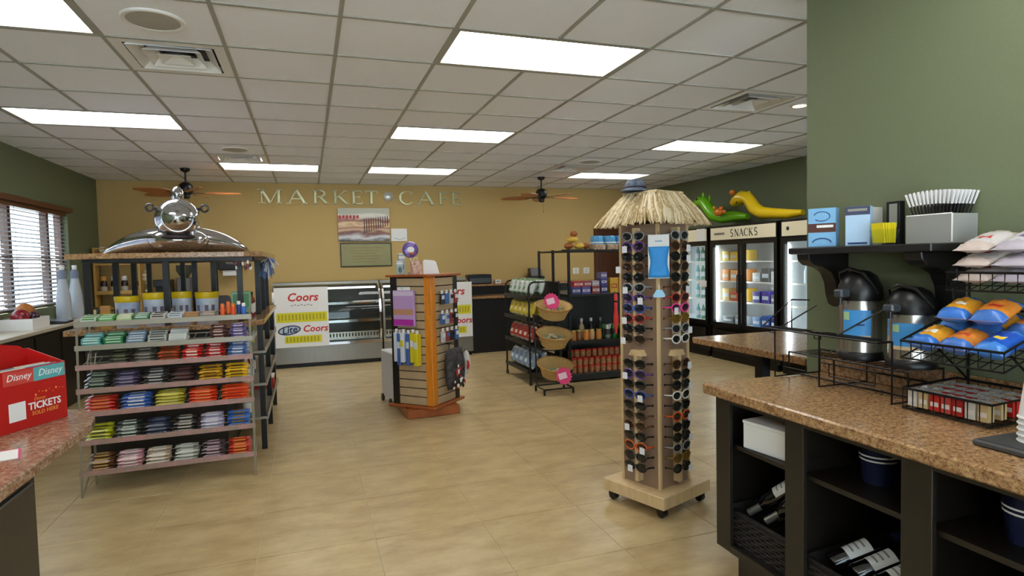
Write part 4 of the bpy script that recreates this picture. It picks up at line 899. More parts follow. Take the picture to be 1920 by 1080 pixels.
# ------------------------------------------------------------------ chip rack (black tube frame on castors), open side facing the window
RX0, RX1, RY0, RY1 = 2.42, 2.80, 6.56, 7.42
t = thing('chip_rack', 'black tube rack on castors with four shelves of chip bags', 'display rack', (0, 0, 0))
for y in (RY0, RY1):
    b = B(); b.tube([(RX0, y, .05), (RX0, y, 1.14)] + arc((RX0 + .07, y, 1.14), .07, PI, PI / 2, 6) + [(RX1, y, 1.21), (RX1, y, .05)], .012, 8); b.build('side_frame', m_black, t, 50)
RS = [1.02, .76, .47, .15]
for z in RS:
    s_ = B().prism([(RX0 - .02, z - .012), (RX1, z + .01), (RX1, z + .018), (RX0 - .02, z - .004)], RY0 + .015, RY1 - .015, 'y').build('shelf', m_black, t)
    B().box(RX0 - .028, RY0 + .015, z - .012, RX0 - .0205, RY1 - .015, z + .035).build('shelf_lip', m_black, s_)
    B().box(RX1 - .008, RY0 + .015, z + .02, RX1 - .004, RY1 - .015, z + .18).build('back_panel', m_black, t)
for x in (RX0, RX1):
    for y in (RY0, RY1):
        b = B(); b.cyl((x - .012, y, .026), (x + .012, y, .026), .025, n=14); b.cyl((x, y, .03), (x, y, .06), .008); b.build('castor', m_blackp, t, 50)
bagsets = [('white and green', (206, 216, 210), (120, 150, 120)), ('yellow', (222, 198, 60), (236, 224, 150)), ('red and silver', (186, 58, 44), (222, 196, 180)), ('blue and silver', (150, 170, 190), (210, 220, 226))]
for k, z in enumerate(RS):
    nm, c1, c2 = bagsets[k]
    m1 = [mat('chipbag%d' % k, S(*c1), .22, .15, noise=.15, nscale=30, bump=.3), mat('chipbag_panel%d' % k, S(*c2), .25, .1, bump=.3, nscale=30), mat('chipbag_print%d' % k, S(*[max(0, c - 70) for c in c1]), .3)]
    bm_ = B(); bm_.pillow((0, 0, 0), .2, .152, .08, 14, 10, .12, .002, k, lambda u, v: 1 if (u < .14 or u > .86) else (2 if .3 < u < .45 and .25 < v < .75 else (1 if .5 < u < .75 and .2 < v < .8 else 0))); me_o = bm_.build('tmp', m1, None, 60); me = me_o.data; D.objects.remove(me_o)
    for r in range(2):
        for i in range(5):
            o = obj('chip_bag', me); x = RX0 + .075 + r * .115; y = RY0 + .1 + i * .165
            o.matrix_world = Matrix.Translation((x, y, z + .121 + (x - RX0) * .05)) @ Matrix.Rotation(random.uniform(-.02, .02), 4, 'X') @ Matrix.Rotation(.3, 4, 'Y') @ Matrix.Rotation(PI / 2, 4, 'Y')
            tag(o, f'{nm} chip bag standing on the {("top", "second", "third", "bottom")[k]} shelf of the black castor rack', 'chip bag', f'{nm} chip bags')
# ------------------------------------------------------------------ basket stand
m_wick = mat('wicker', S(222, 190, 124), .65, col2=S(176, 138, 78), nscale=60, stretch=(1, 1, 5), bump=.6)
bx, by = 2.545, 6.14
t = thing('basket_stand', 'low black stand carrying three round wicker baskets', 'stand', (bx, by, 0))
b = B(); q = [(-.17, -.13, .06), (.17, -.13, .06), (.17, .13, .06), (-.17, .13, .06)]; b.tube(q, .009, 6, True); b.build('base_frame', m_black, t)
for x, y in ((-.17, -.13), (.17, -.13), (.17, .13), (-.17, .13)): b = B(); b.cyl((x, y, .0), (x, y, .06), .012); b.build('foot', m_black, t, 50)
for x in (-.155, .155): b = B(); b.tube([(x, .13, .06), (x, .16, .5), (x, .2, .86)], .009, 6); b.build('post', m_black, t)
bz = [.80, .49, .15]; BT = .28
for z in bz:
    b = B(); b.tube([(.135 * math.cos(a), .135 * math.sin(a), z - .008) for a in [2 * PI * i / 20 for i in range(20)]], .006, 5, True)
    b.tube([(-.155, .15, z - .008), (-.11, .08, z - .008)], .006, 5); b.tube([(.155, .15, z - .008), (.11, .08, z - .008)], .006, 5); b.build('ring_support', m_black, t)
for k, z in enumerate(bz):
    q = thing('wicker_basket', ('top wicker basket with a pink sign on the black stand', 'wicker basket of white packets between two others on the stand', 'lowest wicker basket leaning forward with a pink sign')[k], 'basket', (bx, by, z), 0, 'wicker baskets on the stand')
    q.rotation_euler = (BT, 0, 0); q.location.z += .036
    B().lathe([(0, 0), (.135, .0), (.155, .06), (.19, .125), (.202, .135), (.192, .14), (.176, .125), (.145, .06), (.125, .012), (0, .012)], 28).build('bowl', m_wick, q, 50)
    b = B(); b.tube([(.197 * math.cos(a), .197 * math.sin(a), .137) for a in [2 * PI * i / 28 for i in range(28)]], .009, 6, True); b.build('rim', mat('wicker_rim', S(186, 140, 70), .6, noise=.3, nscale=70), q, 50)
    pk = B().pillow((0, 0, 0), .068, .05, .016, 4, 3); pme_o = pk.build('tmp', mat('packet_cream', S(222, 216, 190), .5)); pme = pme_o.data; D.objects.remove(pme_o)
    pk2 = B().pillow((0, 0, 0), .068, .05, .016, 4, 3); p2_o = pk2.build('tmp', mat('packet_green', S(120, 140, 110), .5)); p2 = p2_o.data; D.objects.remove(p2_o)
    for i in range(24 if k < 2 else 12):
        lay_ = i // 6; a = (i % 6) * PI / 3 + lay_ * .5; r = .078 + .006 * lay_
        o = obj('snack_packet', p2 if i % 4 == 3 else pme); o.matrix_world = Matrix.Translation((bx, by, z + .036)) @ Matrix.Rotation(BT, 4, 'X') @ Matrix.Translation((r * math.cos(a), r * math.sin(a), .024 + .019 * lay_)) @ Matrix.Rotation(a + PI / 2, 4, 'Z')
        tag(o, ('green' if i % 4 == 3 else 'cream') + ' snack packet heaped in the ' + ('top', 'middle', 'lowest')[k] + ' wicker basket', 'packet', 'snack packets in the ' + ('top', 'middle', 'lowest')[k] + ' basket')
m_pinkp = mat('hot_pink_card', S(226, 60, 120), .5)
for (z, y, lab) in ((.95, .01, 'round hot pink price sign standing in the top wicker basket'), (.17, -.29, 'hot pink price sign leaning on the lowest wicker basket')):
    q = thing('price_sign', lab, 'price sign', (bx + .0, by + y, z)); b = B()
    pts = [((.098 if i % 2 else .082) * math.cos(2 * PI * i / 32), (.098 if i % 2 else .082) * math.sin(2 * PI * i / 32) + .06) for i in range(32)]
    b.T = Matrix.Rotation(-.25, 4, 'X'); b.prism(pts, 0, .004, 'y'); b.build('starburst', m_pinkp, q); b = B(); b.T = Matrix.Rotation(-.25, 4, 'X') @ Matrix.Rotation(-.2, 4, 'Y'); b.box(-.05, -.0015, .03, .045, -.0005, .095); b.build('paper_patch', mat('pale_pink', S(240, 206, 220), .6), q)
    b = B(); b.T = Matrix.Rotation(-.25, 4, 'X'); b.cyl((0, .003, -.1 if z > .5 else -.03), (0, .003, 0), .003, n=6); b.build('stick', m_paper, q)
# ------------------------------------------------------------------ black gondola shelf unit
GX0, GX1, GY0, GY1 = 2.9, 4.15, 6.5, 7.5
t = thing('gondola_shelf', 'black two-sided gondola shelf unit with open top frame', 'shelf unit', (0, 0, 0))
m_jet = mat('jet_shelf', S(17, 16, 16), .45)
B().box(GX0, GY0, .02, GX1, GY1, .10).build('base_deck', m_jet, t, bev=.004)
B().box(GX0 + .02, 6.98, .1, GX1 - .02, 7.02, 1.02).build('back_panel', m_jet, t)
B().box(GX0, GY0 - .01, 1.02, GX1, GY1, 1.05).build('top_deck', m_jet, t, bev=.003)
B().box(GX0 + .01, GY0, .47, GX1 - .01, 6.97, .49).build('shelf', m_jet, t); B().box(GX0 + .01, GY0 - .008, .455, GX1 - .01, GY0 - .0005, .5).build('shelf_lip', m_jet, t)
B().box(GX0 + .01, 7.03, .47, GX1 - .01, GY1, .49).build('shelf', m_jet, t)
for x in (GX0 + .015, GX1 - .015):
    for y in (GY0 + .02, 7.0, GY1 - .02):
        B().box(x - .014, y - .014, 1.0505, x + .014, y + .014, 1.585).build('post', m_black, t)
        if y != 7.0: B().box(x - .014, y - .014, .1005, x + .014, y + .014, 1.0195).build('post', m_black, t)
    B().box(x - .01, GY0 + .035, 1.555, x + .01, 6.985, 1.575).box(x - .01, 7.015, 1.555, x + .01, GY1 - .035, 1.575).build('rail', m_black, t)
B().box(GX0 + .03, GY0 + .01, 1.555, GX1 - .03, 7.0, 1.573).build('upper_shelf', m_jet, t)
B().box(GX0 + .035, GY1 - .03, 1.555, GX1 - .035, GY1 - .01, 1.575).build('rail', m_black, t)
# boxes on the gondola top deck
bxs = [(2.96, 0, .12, .085, 'navy blue snack box at the end of the lower row', (64, 70, 130)), (3.09, 0, .12, .085, 'violet blue snack box in the lower row', (84, 80, 150)), (2.98, .0855, .14, .07, 'red snack box stacked on a blue one', (170, 50, 50)), (3.12, .0855, .1, .07, 'dark red snack box stacked on a violet one', (150, 60, 66)), (3.225, 0, .11, .09, 'brown and red cookie box', (140, 66, 56)), (3.225, .0905, .1, .06, 'pale grey snack box stacked on a brown one', (170, 160, 170)), (3.345, 0, .09, .1, 'indigo tea box at the bottom of its stack', (50, 50, 110)), (3.345, .1005, .09, .08, 'indigo and white tea box in the middle of its stack', (70, 70, 130)), (3.345, .181, .085, .07, 'lilac tea box topmost of its stack', (110, 100, 150)), (3.47, 0, .11, .18, 'tall yellow cracker box', (206, 160, 50)), (3.59, 0, .11, .18, 'tall orange yellow cracker box', (200, 150, 60)), (3.71, 0, .11, .17, 'tall cream cracker box', (210, 190, 140))]
for x, z, wd, h, lab, c in bxs:
    q = thing('snack_box', lab + ' on the black gondola', 'box', (x + wd / 2 - .0, 6.6, 1.0505 + z)); mm = mat('sbox_%d_%d_%d' % c, S(*c), .4)
    B().box(-wd / 2 + .001, -.06, 0, wd / 2 - .001, .06, h - .001).build('carton', mm, q, bev=.002)
    B().box(-wd * .38, -.0608, h * .3, wd * .38, -.0602, h * .62).build('printed_panel', mat('sbox_print', S(214, 206, 206), .5) if x < 3.4 else mat('sbox_print2', S(176, 90, 50), .5), q); B().box(-wd * .25, -.0614, h * .4, wd * .2, -.0609, h * .52).build('printed_word', mm, q)
# upper shelf: pastry tower and blue-topped packs
q = thing('pastry_stack', 'stack of wrapped orange brown pastries on the gondola upper shelf', 'pastries', (3.08, 6.72, 1.5745)); mo = mat('pastry_glaze', S(176, 96, 36), .35, noise=.4, nscale=30); my = mat('pastry_yellow', S(220, 180, 70), .4)
for k, (x, z, r) in enumerate(((-.07, .054, .06), (.07, .054, .07), (.16, .054, .05), (-.02, .13, .075), (.0, .2, .05))): B().ell((x, 0, z), r, r * .8, .04, 14, 8).build('pastry', mo if k % 2 == 0 else my, q, 60)
B().box(-.14, -.07, 0, .22, .07, .012).build('tray', m_black, q)
for k in range(3):
    q = thing('blue_top_pack', ('blue-topped clear pastry pack nearest the orange pastries', 'blue-topped clear pastry pack between two alike', 'blue-topped clear pastry pack nearest the brown door')[k], 'pack', (3.40 + k * .17, 6.74, 1.5735), 0, 'blue-topped packs on the gondola')
    B().box(-.075, -.09, 0, .075, .09, .07).build('tub', mat('pastry_tub', S(150, 112, 84), .25, col2=S(206, 186, 160), nscale=24), q, bev=.006); B().lathe([(.08, .071), (.082, .085), (.078, .165), (.07, .175), (0, .175)], 18).build('lid', mat('blue_lid', S(80, 156, 206), .3), q, 50); B().lathe([(.0835, .083), (.0835, .1)], 18).build('rim', m_white, q, 50)
# middle shelf: jars and cans
jar = [('amber', (186, 116, 40)), ('brown', (130, 76, 40)), ('orange', (206, 120, 36)), ('tan', (196, 160, 110))]
for k in range(5):
    nm, c = jar[k % 4]; q = thing('sauce_jar', f'{nm} sauce jar on the gondola middle shelf', 'jar', (2.985 + k * .085, 6.58 + .02 * (k % 2), .4905), 0, 'sauce jars on the gondola')
    B().lathe([(0, 0), (.036, .001), (.038, .09), (.03, .105), (0, .105)], 14).build('jar', mat('jar_' + nm, S(*c), .25), q, 50); B().lathe([(.033, .105), (.033, .125), (0, .125)], 14).build('lid', mat('jar_lid_gold', S(196, 166, 90), .35, .4), q, 50)
for k in range(6):
    gr = k in (1, 2, 3); q = thing('drink_can', ('green drink can' if gr else 'silver and black drink can') + ' on the gondola middle shelf', 'can', (3.44 + (k % 3) * .09, 6.57 + (k // 3) * .09, .4905), 0, 'drink cans on the gondola')
    B().lathe([(0, 0), (.028, .002), (.034, .01), (.034, .16), (.026, .172), (0, .17)], 14).build('can', mat('can_green', S(40, 130, 50), .3, .3) if gr else mat('can_silver', S(176, 176, 172), .3, .5), q, 50); B().lathe([(.0345, .05), (.0345, .12)], 14).build('wrap', mat('can_wrap', S(52, 50, 50), .4), q, 50)
for k in range(3):
    q = thing('spray_bottle', ('white-capped bottle next to the sauce jars', 'black-topped bottle behind the drink cans', 'dark bottle behind the green cans')[k] + ' on the gondola', 'bottle', (3.2 + k * .13, 6.8, .4905)); B().lathe([(0, 0), (.035, .001), (.035, .14), (.014, .18), (.014, .2), (0, .2)], 12).build('body', [mat('bottle_cream', S(200, 180, 130), .35), m_blackp, mat('bottle_dk', S(36, 40, 46), .3)][k], q, 50); B().lathe([(.017, .2), (.017, .24), (0, .24)], 10).build('cap', m_white if k < 2 else m_graysteel, q, 50)
# bottom deck: two layers of red-lidded tins in two rows
q = thing('tin_proto', 'red-lidded preserve tin stacked on the gondola base deck', 'tin', (2.98, 6.57, .1005), 0, 'red-lidded tins')
q.name = 'preserve_tin'
B().lathe([(0, 0), (.034, .001), (.034, .07), (0, .07)], 12).build('tin', mat('tin_print', S(190, 150, 96), .4, col2=S(150, 60, 40), nscale=40), q, 50); B().lathe([(.036, .0702), (.036, .09), (0, .091)], 12).build('lid', mat('tin_red', S(196, 52, 36), .35), q, 50)
for r in range(2):
    for l in range(3 if r else 2):
        for i in range(9):
            if (r, l, i) != (0, 0, 0): dup(q, (2.98 + i * .078, 6.57 + r * .08, .1005 + l * .0915))
# foam noodles hanging on the gondola edge
for k, (px_, c, nm) in enumerate(((1155, (226, 60, 60), 'red'), (1168, (60, 120, 150), 'blue'))):
    p = pY(px_, 600, 6.455); q = thing('foam_noodle', f'{nm} foam toy sword hanging on the near edge of the gondola', 'toy', (p.x, 6.455, .56))
    B().lathe([(0, 0), (.012, .005), (.016, .05), (.03, .12), (.032, .2), (.02, .3), (.024, .46), (.012, .48), (0, .485)], 12).build('foam', mat('foam_' + nm, S(*c), .6), q, 50); b = B(); b.tube([(0, 0, .48), (0, .0, .5), (0, .04, .5)], .003, 5); b.build('hook', m_chrome, q); B().lathe([(.026, .38), (.026, .4)], 12).build('band', m_black, q, 50)
# ------------------------------------------------------------------ upright fridges
m_fblack = mat('fridge_black', S(16, 15, 15), .35); m_liner = mat('fridge_liner', S(214, 220, 224), .5); m_head = mat('fridge_header', S(222, 214, 184), .4, emit=.12); m_ftube = mat('fridge_tube', (.95, .98, 1, 1), .4, emit=14)
def fridge(y0, y1, lab, word, contents):
    """front at x = 5.5 facing -x; y1 is the far side"""
    W = y1 - y0; t = thing('drinks_fridge', lab, 'fridge', (5.5, y0, 0), 0, 'black glass door fridges'); Dp = .67; Ht = 1.89
    b = B(); b.box(.04, 0, .08, Dp, .05, Ht); b.box(.04, W - .05, .08, Dp, W, Ht); b.box(.04, .05, Ht - .24, Dp, W - .05, Ht); b.box(.04, .05, .08, Dp, W - .05, .5); b.box(Dp - .04, .05, .5, Dp, W - .05, Ht - .24); b.build('body', m_fblack, t)
    B().box(.02, .02, 0, Dp - .02, W - .02, .0795).build('kick_base', m_black, t)
    B().box(.06, .05, .5, Dp - .045, .06, Ht - .245).box(.06, W - .06, .5, Dp - .045, W - .05, Ht - .245).box(Dp - .05, .06, .5, Dp - .0405, W - .06, Ht - .245).box(.06, .06, .5, Dp - .05, W - .06, .51).build('liner', m_liner, t)
    B().box(.0, .012, Ht - .215, .039, W - .012, Ht - .01).build('header_frame', m_fblack, t); B().box(-.003, .03, Ht - .2, -.0002, W - .03, Ht - .03).build('header_sign', m_head, t)
    hw = W / 2
    for d_ in range(2):
        a = d_ * hw + .012; e = (d_ + 1) * hw - .006; fr = B(); fr.box(0, a, .47, .038, a + .055, Ht - .22); fr.box(0, e - .055, .47, .038, e, Ht - .22); fr.box(0, a + .055, .47, .038, e - .055, .53); fr.box(0, a + .055, Ht - .27, .038, e - .055, Ht - .22)
        dr = fr.build('door', m_fblack, t); B().box(.015, a + .055, .53, .02, e - .055, Ht - .27).build('pane', m_glass, dr); hy = e - .03 if d_ == 0 else a + .03
        b = B(); b.tube([(0, hy, .95), (-.035, hy, .97), (-.035, hy, 1.2), (0, hy, 1.22)], .008, 6); b.build('handle', m_black, dr, 50)
    for y in (.075, hw, W - .075): B().box(.06, y - .011, .55, .08, y + .011, Ht - .3).build('light_strip', m_ftube, t)
    shs = [.56, .82, 1.1, 1.38]
    for z in shs[1:]:
        b = B(); b.box(.1, .07, z - .006, .11, W - .07, z + .012)
        for i in range(16): b.tube([(.11, .09 + i * (W - .18) / 15, z), (Dp - .06, .09 + i * (W - .18) / 15, z)], .004, 4)
        b.build('wire_shelf', m_white, t)
    B().box(-.002, .06, .2, .001, W - .06, .42).build('lower_grille', m_jet, t)
    for k in range(6): B().box(-.006, .1, .22 + k * .032, -.0025, W - .1, .228 + k * .032).build('grille_slat', m_black, t)
    for (dd, sh, items) in contents:
        n = len(items); lo = .1 if dd == 0 else hw + .05
        for i, (nm, c, h, cat) in enumerate(items):
            y = lo + (i + .5) * (hw - .16) / n; z = shs[sh] + .013 if sh else .5115
            q = thing(cat.replace(' ', '_'), f'{nm} {cat} in the {word} fridge on the {("floor", "lower", "middle", "upper")[sh]} shelf', cat, (5.5 + .22, y0 + y, z), 0, f'{cat}s in the {word} fridge'); wd = (hw - .16) / n * .42
            mm = mat('fr_%d_%d_%d' % c, S(*c), .4)
            if 'bottle' in cat: B().lathe([(0, 0), (.03, .001), (.03, h * .6), (.012, h * .8), (.012, h * .92), (0, h * .92)], 12).build('bottle', mm, q, 50); B().lathe([(.014, h * .9), (.014, h), (0, h)], 10).build('cap', m_white, q, 50); B().lathe([(.0305, h * .2), (.0305, h * .5)], 12).build('wrap', mat('fr_wrap', S(200, 206, 210), .4), q, 50)
            else: B().box(-.1, -wd, 0, .1, wd, h).build('pack', mm, q, bev=.006); B().box(-.1012, -wd * .8, h * .3, -.1004, wd * .8, h * .6).build('print', mat('fr_print', S(200, 190, 170), .5) if c[2] < 100 else mat('fr_print2', S(214, 224, 240), .5), q)
    return t, W, Ht
Yl = [('pale yellow', (226, 190, 90), .15, 'snack pack'), ('yellow', (216, 176, 60), .13, 'snack pack'), ('golden', (226, 200, 110), .14, 'snack pack')]
Or = [('orange', (214, 150, 90), .17, 'snack pack'), ('peach', (226, 170, 110), .15, 'snack pack'), ('amber', (206, 130, 60), .16, 'snack pack')]
OrL = [('cheese yellow', (226, 186, 70), .18, 'snack pack'), ('red orange', (196, 80, 40), .14, 'snack pack'), ('cream', (220, 190, 120), .17, 'snack pack')]
Fl = [('silver grey', (170, 176, 180), .12, 'snack pack'), ('smoky', (130, 136, 140), .1, 'snack pack')]
Wh = [('white', (206, 210, 212), .14, 'snack carton'), ('grey', (110, 108, 110), .18, 'snack carton'), ('ivory', (196, 200, 200), .12, 'snack carton')]
Pu = [('slate', (120, 126, 140), .12, 'snack carton'), ('violet', (84, 70, 170), .16, 'snack carton'), ('deep violet', (70, 60, 150), .15, 'snack carton')]
Bl = [('navy', (40, 60, 130), .14, 'snack carton'), ('blue', (50, 90, 180), .16, 'snack carton'), ('sky', (120, 160, 210), .13, 'snack carton')]
t, W_, Ht_ = fridge(6.0, 7.33, 'black two-door glass fridge with a lit SNACKS header', 'snacks', [(1, 3, Yl), (1, 2, Or), (1, 1, OrL), (1, 0, Fl), (0, 2, Wh), (0, 1, Pu), (0, 0, Bl)])
sg = D.objects.new('header_lettering', None); D.objects.remove(sg)
b = B(); x = .0
for ch in 'SNACKS': letter(b, ch, x, 0, .1, .085, 0, .001); x += .093
o = b.build('header_lettering', mat('header_ink', S(46, 52, 44), .6), t); o.rotation_euler = (0, 0, -PI / 2); o.location = (-.005, .88, Ht_ - .165)
b = B()
for k in range(8): b.box(-.0042, 1.0 + k * .028, Ht_ - .13, -.0034, 1.02 + k * .028, Ht_ - .1)
b.build('small_brand_mark', MATS['header_ink'], t)
b = B()
for k in range(5): b.box(-.0025, .13 + k * .05, .435, -.0005, .14 + k * .05 + .02 * (k == 4), .465)
o = b.build('lower_sticker_marks', m_white, t)
bt = [('teal water', (120, 176, 190), .24, 'water bottle'), ('clear water', (190, 206, 214), .24, 'water bottle'), ('green tea', (100, 140, 110), .24, 'water bottle'), ('aqua', (110, 170, 180), .24, 'water bottle')]
t, _, _ = fridge(7.37, 8.7, 'black glass fridge of bottled drinks behind the thatched sunglasses tower', 'drinks', [(0, s, bt) for s in range(4)])
B().box(-.006, .06, Ht_ - .2, -.0035, .26, Ht_ - .02).build('white_notice', m_paper, t); B().box(-.004, .035, 1.02, -.0005, .2, 1.11).build('white_sticker', m_paper, t)
t, _, _ = fridge(4.63, 5.96, 'black glass fridge with white lit interior beside the SNACKS fridge', 'dairy', [(1, 2, [('red cap milk', (226, 226, 226), .24, 'milk bottle'), ('white milk', (232, 232, 230), .24, 'milk bottle'), ('pale blue', (190, 210, 226), .24, 'milk bottle')]), (1, 1, [('blue juice', (150, 190, 220), .24, 'milk bottle'), ('pale juice', (200, 214, 224), .24, 'milk bottle')])])
B().ell((-.005, 1.2, Ht_ - .11), .003, .025, .025, 10, 8).build('header_badge', MATS['header_ink'], t)
# inflatables on the fridges
def infl(name, lab, m1, path, rad, extra):
    t = thing(name, lab, 'pool float', path[0].copy()); o0 = path[0]; t.location = (o0.x, o0.y, 1.8905)
    of = Vector(t.location); pts = [p - of for p in path]
    b = B(); b.tube(pts, rad, 14); b.build('body', m1, t, 60); return t, of
m_ylw = mat('inflatable_yellow', S(236, 200, 20), .25, coat=.3); m_grn = mat('inflatable_green', S(120, 200, 20), .25, coat=.3); m_org = mat('inflatable_orange', S(240, 130, 30), .3, coat=.3)
XI = 5.72
def I(x, y, X=XI): return pX(x, y, X)
path = [I(1506, 404), I(1480, 402), I(1450, 400), I(1430, 399), I(1416, 392), I(1408, 380), I(1402, 371), I(1392, 370), I(1381, 376), I(1374, 381)]
for p in path[:5]: p.z = max(p.z, 1.89 + .082)
t, of = infl('giraffe_float', 'yellow long-necked inflatable pool animal lying on the SNACKS fridge', m_ylw, path, [.035, .06, .07, .08, .088, .082, .082, .095, .08, .05], None)
h = I(1373, 361) - of; B().ell(tuple(h), .04, .04, .04, 12, 8).build('horn', m_org, t, 60)
h = I(1404, 362) - of; B().ell(tuple(h), .02, .03, .03, 10, 7).build('ear', m_ylw, t, 60)
h = I(1391, 380) - of; B().ell((h.x - .088, h.y, h.z), .008, .013, .013, 10, 7).build('eye', m_black, t, 60); h = I(1392, 366) - of; B().ell((h.x - .075, h.y, h.z), .012, .02, .012, 10, 7).build('brow', m_org, t, 60)
path = [I(1402, 406, 5.9), I(1380, 405, 5.9), I(1355, 408, 5.85), I(1338, 402, 5.8), I(1328, 390, 5.8), I(1322, 380, 5.8), I(1313, 377, 5.8), I(1306, 380, 5.8)]
for p in path[:4]: p.z = max(p.z, 1.89 + .1)
t, of = infl('dragon_float', 'lime green inflatable pool animal with orange wing beside the yellow one', m_grn, path, [.04, .075, .085, .1, .09, .085, .08, .05], None)
h = I(1347, 398, 5.72) - of; B().ell(tuple(h), .04, .09, .055, 12, 8).build('wing', m_org, t, 60)
for q_ in ((1340, 390), (1352, 390), (1358, 397)): h = I(*q_, 5.72) - of; B().ell(tuple(h), .025, .03, .03, 10, 7).build('wing_tip', m_org, t, 60)
h = I(1319, 366, 5.8) - of; B().ell(tuple(h), .025, .02, .05, 10, 7).build('horn', m_grn, t, 60); h = I(1331, 372, 5.8) - of; B().ell(tuple(h), .02, .02, .05, 10, 7).build('crest', m_grn, t, 60)
h = I(1314, 374, 5.8) - of; B().ell((h.x - .075, h.y, h.z), .012, .02, .02, 10, 7).build('eye', m_black, t, 60)
# ------------------------------------------------------------------ granite table beyond the coffee bar
t = thing('granite_table', 'granite-topped table with square black legs beyond the coffee counter', 'table', (0, 0, 0))
B().box(2.51, 2.42, .868, 3.9, 3.545, .91).build('granite_top', m_gran, t, bev=.005)
for x, y in ((2.57, 2.93), (2.72, 2.76), (3.8, 2.5), (3.8, 3.45)): B().box(x - .03, y - .03, 0, x + .03, y + .03, .8675).build('leg', m_black, t)
B().box(2.62, 2.55, .79, 2.95, 2.8, .85).build('drawer', m_black, t, bev=.004)
# ------------------------------------------------------------------ sunglasses tower
TX, TY, TA = 1.952, 3.13, math.radians(20)
TM = Matrix.Translation((TX, TY, 0)) @ Matrix.Rotation(TA, 4, 'Z')
t = thing('sunglasses_tower', 'square tan sunglasses tower with thatched roof on a wheeled oak base', 'display tower', (TX, TY, 0), TA)
m_panel = mat('tower_panel', S(150, 122, 100), .5, noise=.12, nscale=8)
B().box(-.225, -.225, .06, .225, .225, .132).build('base_board', m_oak, t, bev=.004)
for x in (-.18, .18):
    for y in (-.18, .18): b = B(); b.cyl((x - .014, y, .029), (x + .014, y, .029), .028, n=16); b.box(x - .02, y - .022, .035, x + .02, y + .022, .0595); b.build('castor', m_blackp, t, 50)
hs = .135
B().box(-hs, -hs, .1325, hs, hs, 1.66).build('column', m_panel, t)
for sx in (-1, 1):
    for sy in (-1, 1): B().box(sx * hs - .008, sy * hs - .008, .133, sx * hs + .008, sy * hs + .008, 1.66).build('corner_strip', m_oak, t)
rows = [1.592 - i * .0592 for i in range(11)] + [.855 - i * .0605 for i in range(11)]
for face in range(4):
    R_ = Matrix.Rotation(face * PI / 2, 4, 'Z')
    b = B(); b.T = R_; b.box(-.012, -hs - .045, .16, .012, -hs - .0002, 1.03 - .13); b.box(-.012, -hs - .045, .99, .012, -hs - .0002, 1.64); b.build('nose_strip', m_oak, t)
    b = B(); b.T = R_
    for z in rows:
        for x in (-.085, .085): b.cyl((x, -hs - .0006, z), (x, -hs + .002, z), .008, n=8)
    o = b.build('temple_holes', m_black, t); o['kind'] = 'stuff'
    if face in (0, 3):
        b = B(); b.T = R_ ; b.prism([(-.05, .9), (.05, .9), (.03, .935), (-.03, .935)], -hs - .045, -hs - .0005, 'y'); b.build('nose_form', m_oak, t)
# thatched roof
m_str = mat('dry_thatch', S(226, 206, 164), .8, col2=S(164, 138, 96), nscale=50)
b = B(); z0, z1, r0, r1 = 1.675, 1.84, .215, .115
v = [(-r0, -r0, z0), (r0, -r0, z0), (r0, r0, z0), (-r0, r0, z0), (-r1, -r1, z1), (r1, -r1, z1), (r1, r1, z1), (-r1, r1, z1)]
b.add(v, [(3, 2, 1, 0), (4, 5, 6, 7), (0, 1, 5, 4), (1, 2, 6, 5), (2, 3, 7, 6), (3, 0, 4, 7)]); b.build('roof_core', mat('thatch_core_brown', S(120, 92, 56), .9), t)  # one plain darker brown under the straws
b = B(); rnd = random.Random(3)
for side in range(4):
    b.T = Matrix.Rotation(side * PI / 2, 4, 'Z')
    for k in range(190):
        u = rnd.uniform(-1, 1); top = rnd.uniform(.8, 1.03) if k % 3 else rnd.uniform(.4, .8); bot = rnd.uniform(-.16, .14); lift = rnd.uniform(.002, .016)
        def pt(s, u): rr = r0 + (r1 - r0) * s; return Vector((u * rr, -rr - lift, z0 + (z1 - z0) * s))
        b.m(rnd.choice((0, 0, 1, 2))); p = pt(top, u); q = pt(bot, u * 1.04 + rnd.uniform(-.1, .1)); b.tube([p, (p + q) / 2 + Vector((0, -.006, 0)), q], [.005, .0085, .004], 4)
o = b.build('thatch_straws', [m_str, mat('thatch_tan', S(184, 154, 106), .8, noise=.2, nscale=60), mat('thatch_pale', S(236, 222, 190), .8, noise=.15, nscale=60)], t); o['kind'] = 'stuff'
b = B(); r = .12
b.tube([(-r, -r, z1 + .005), (r, -r, z1 + .005), (r, r, z1 + .005), (-r, r, z1 + .005)], .008, 6, True); b.build('roof_rim', m_str, t)
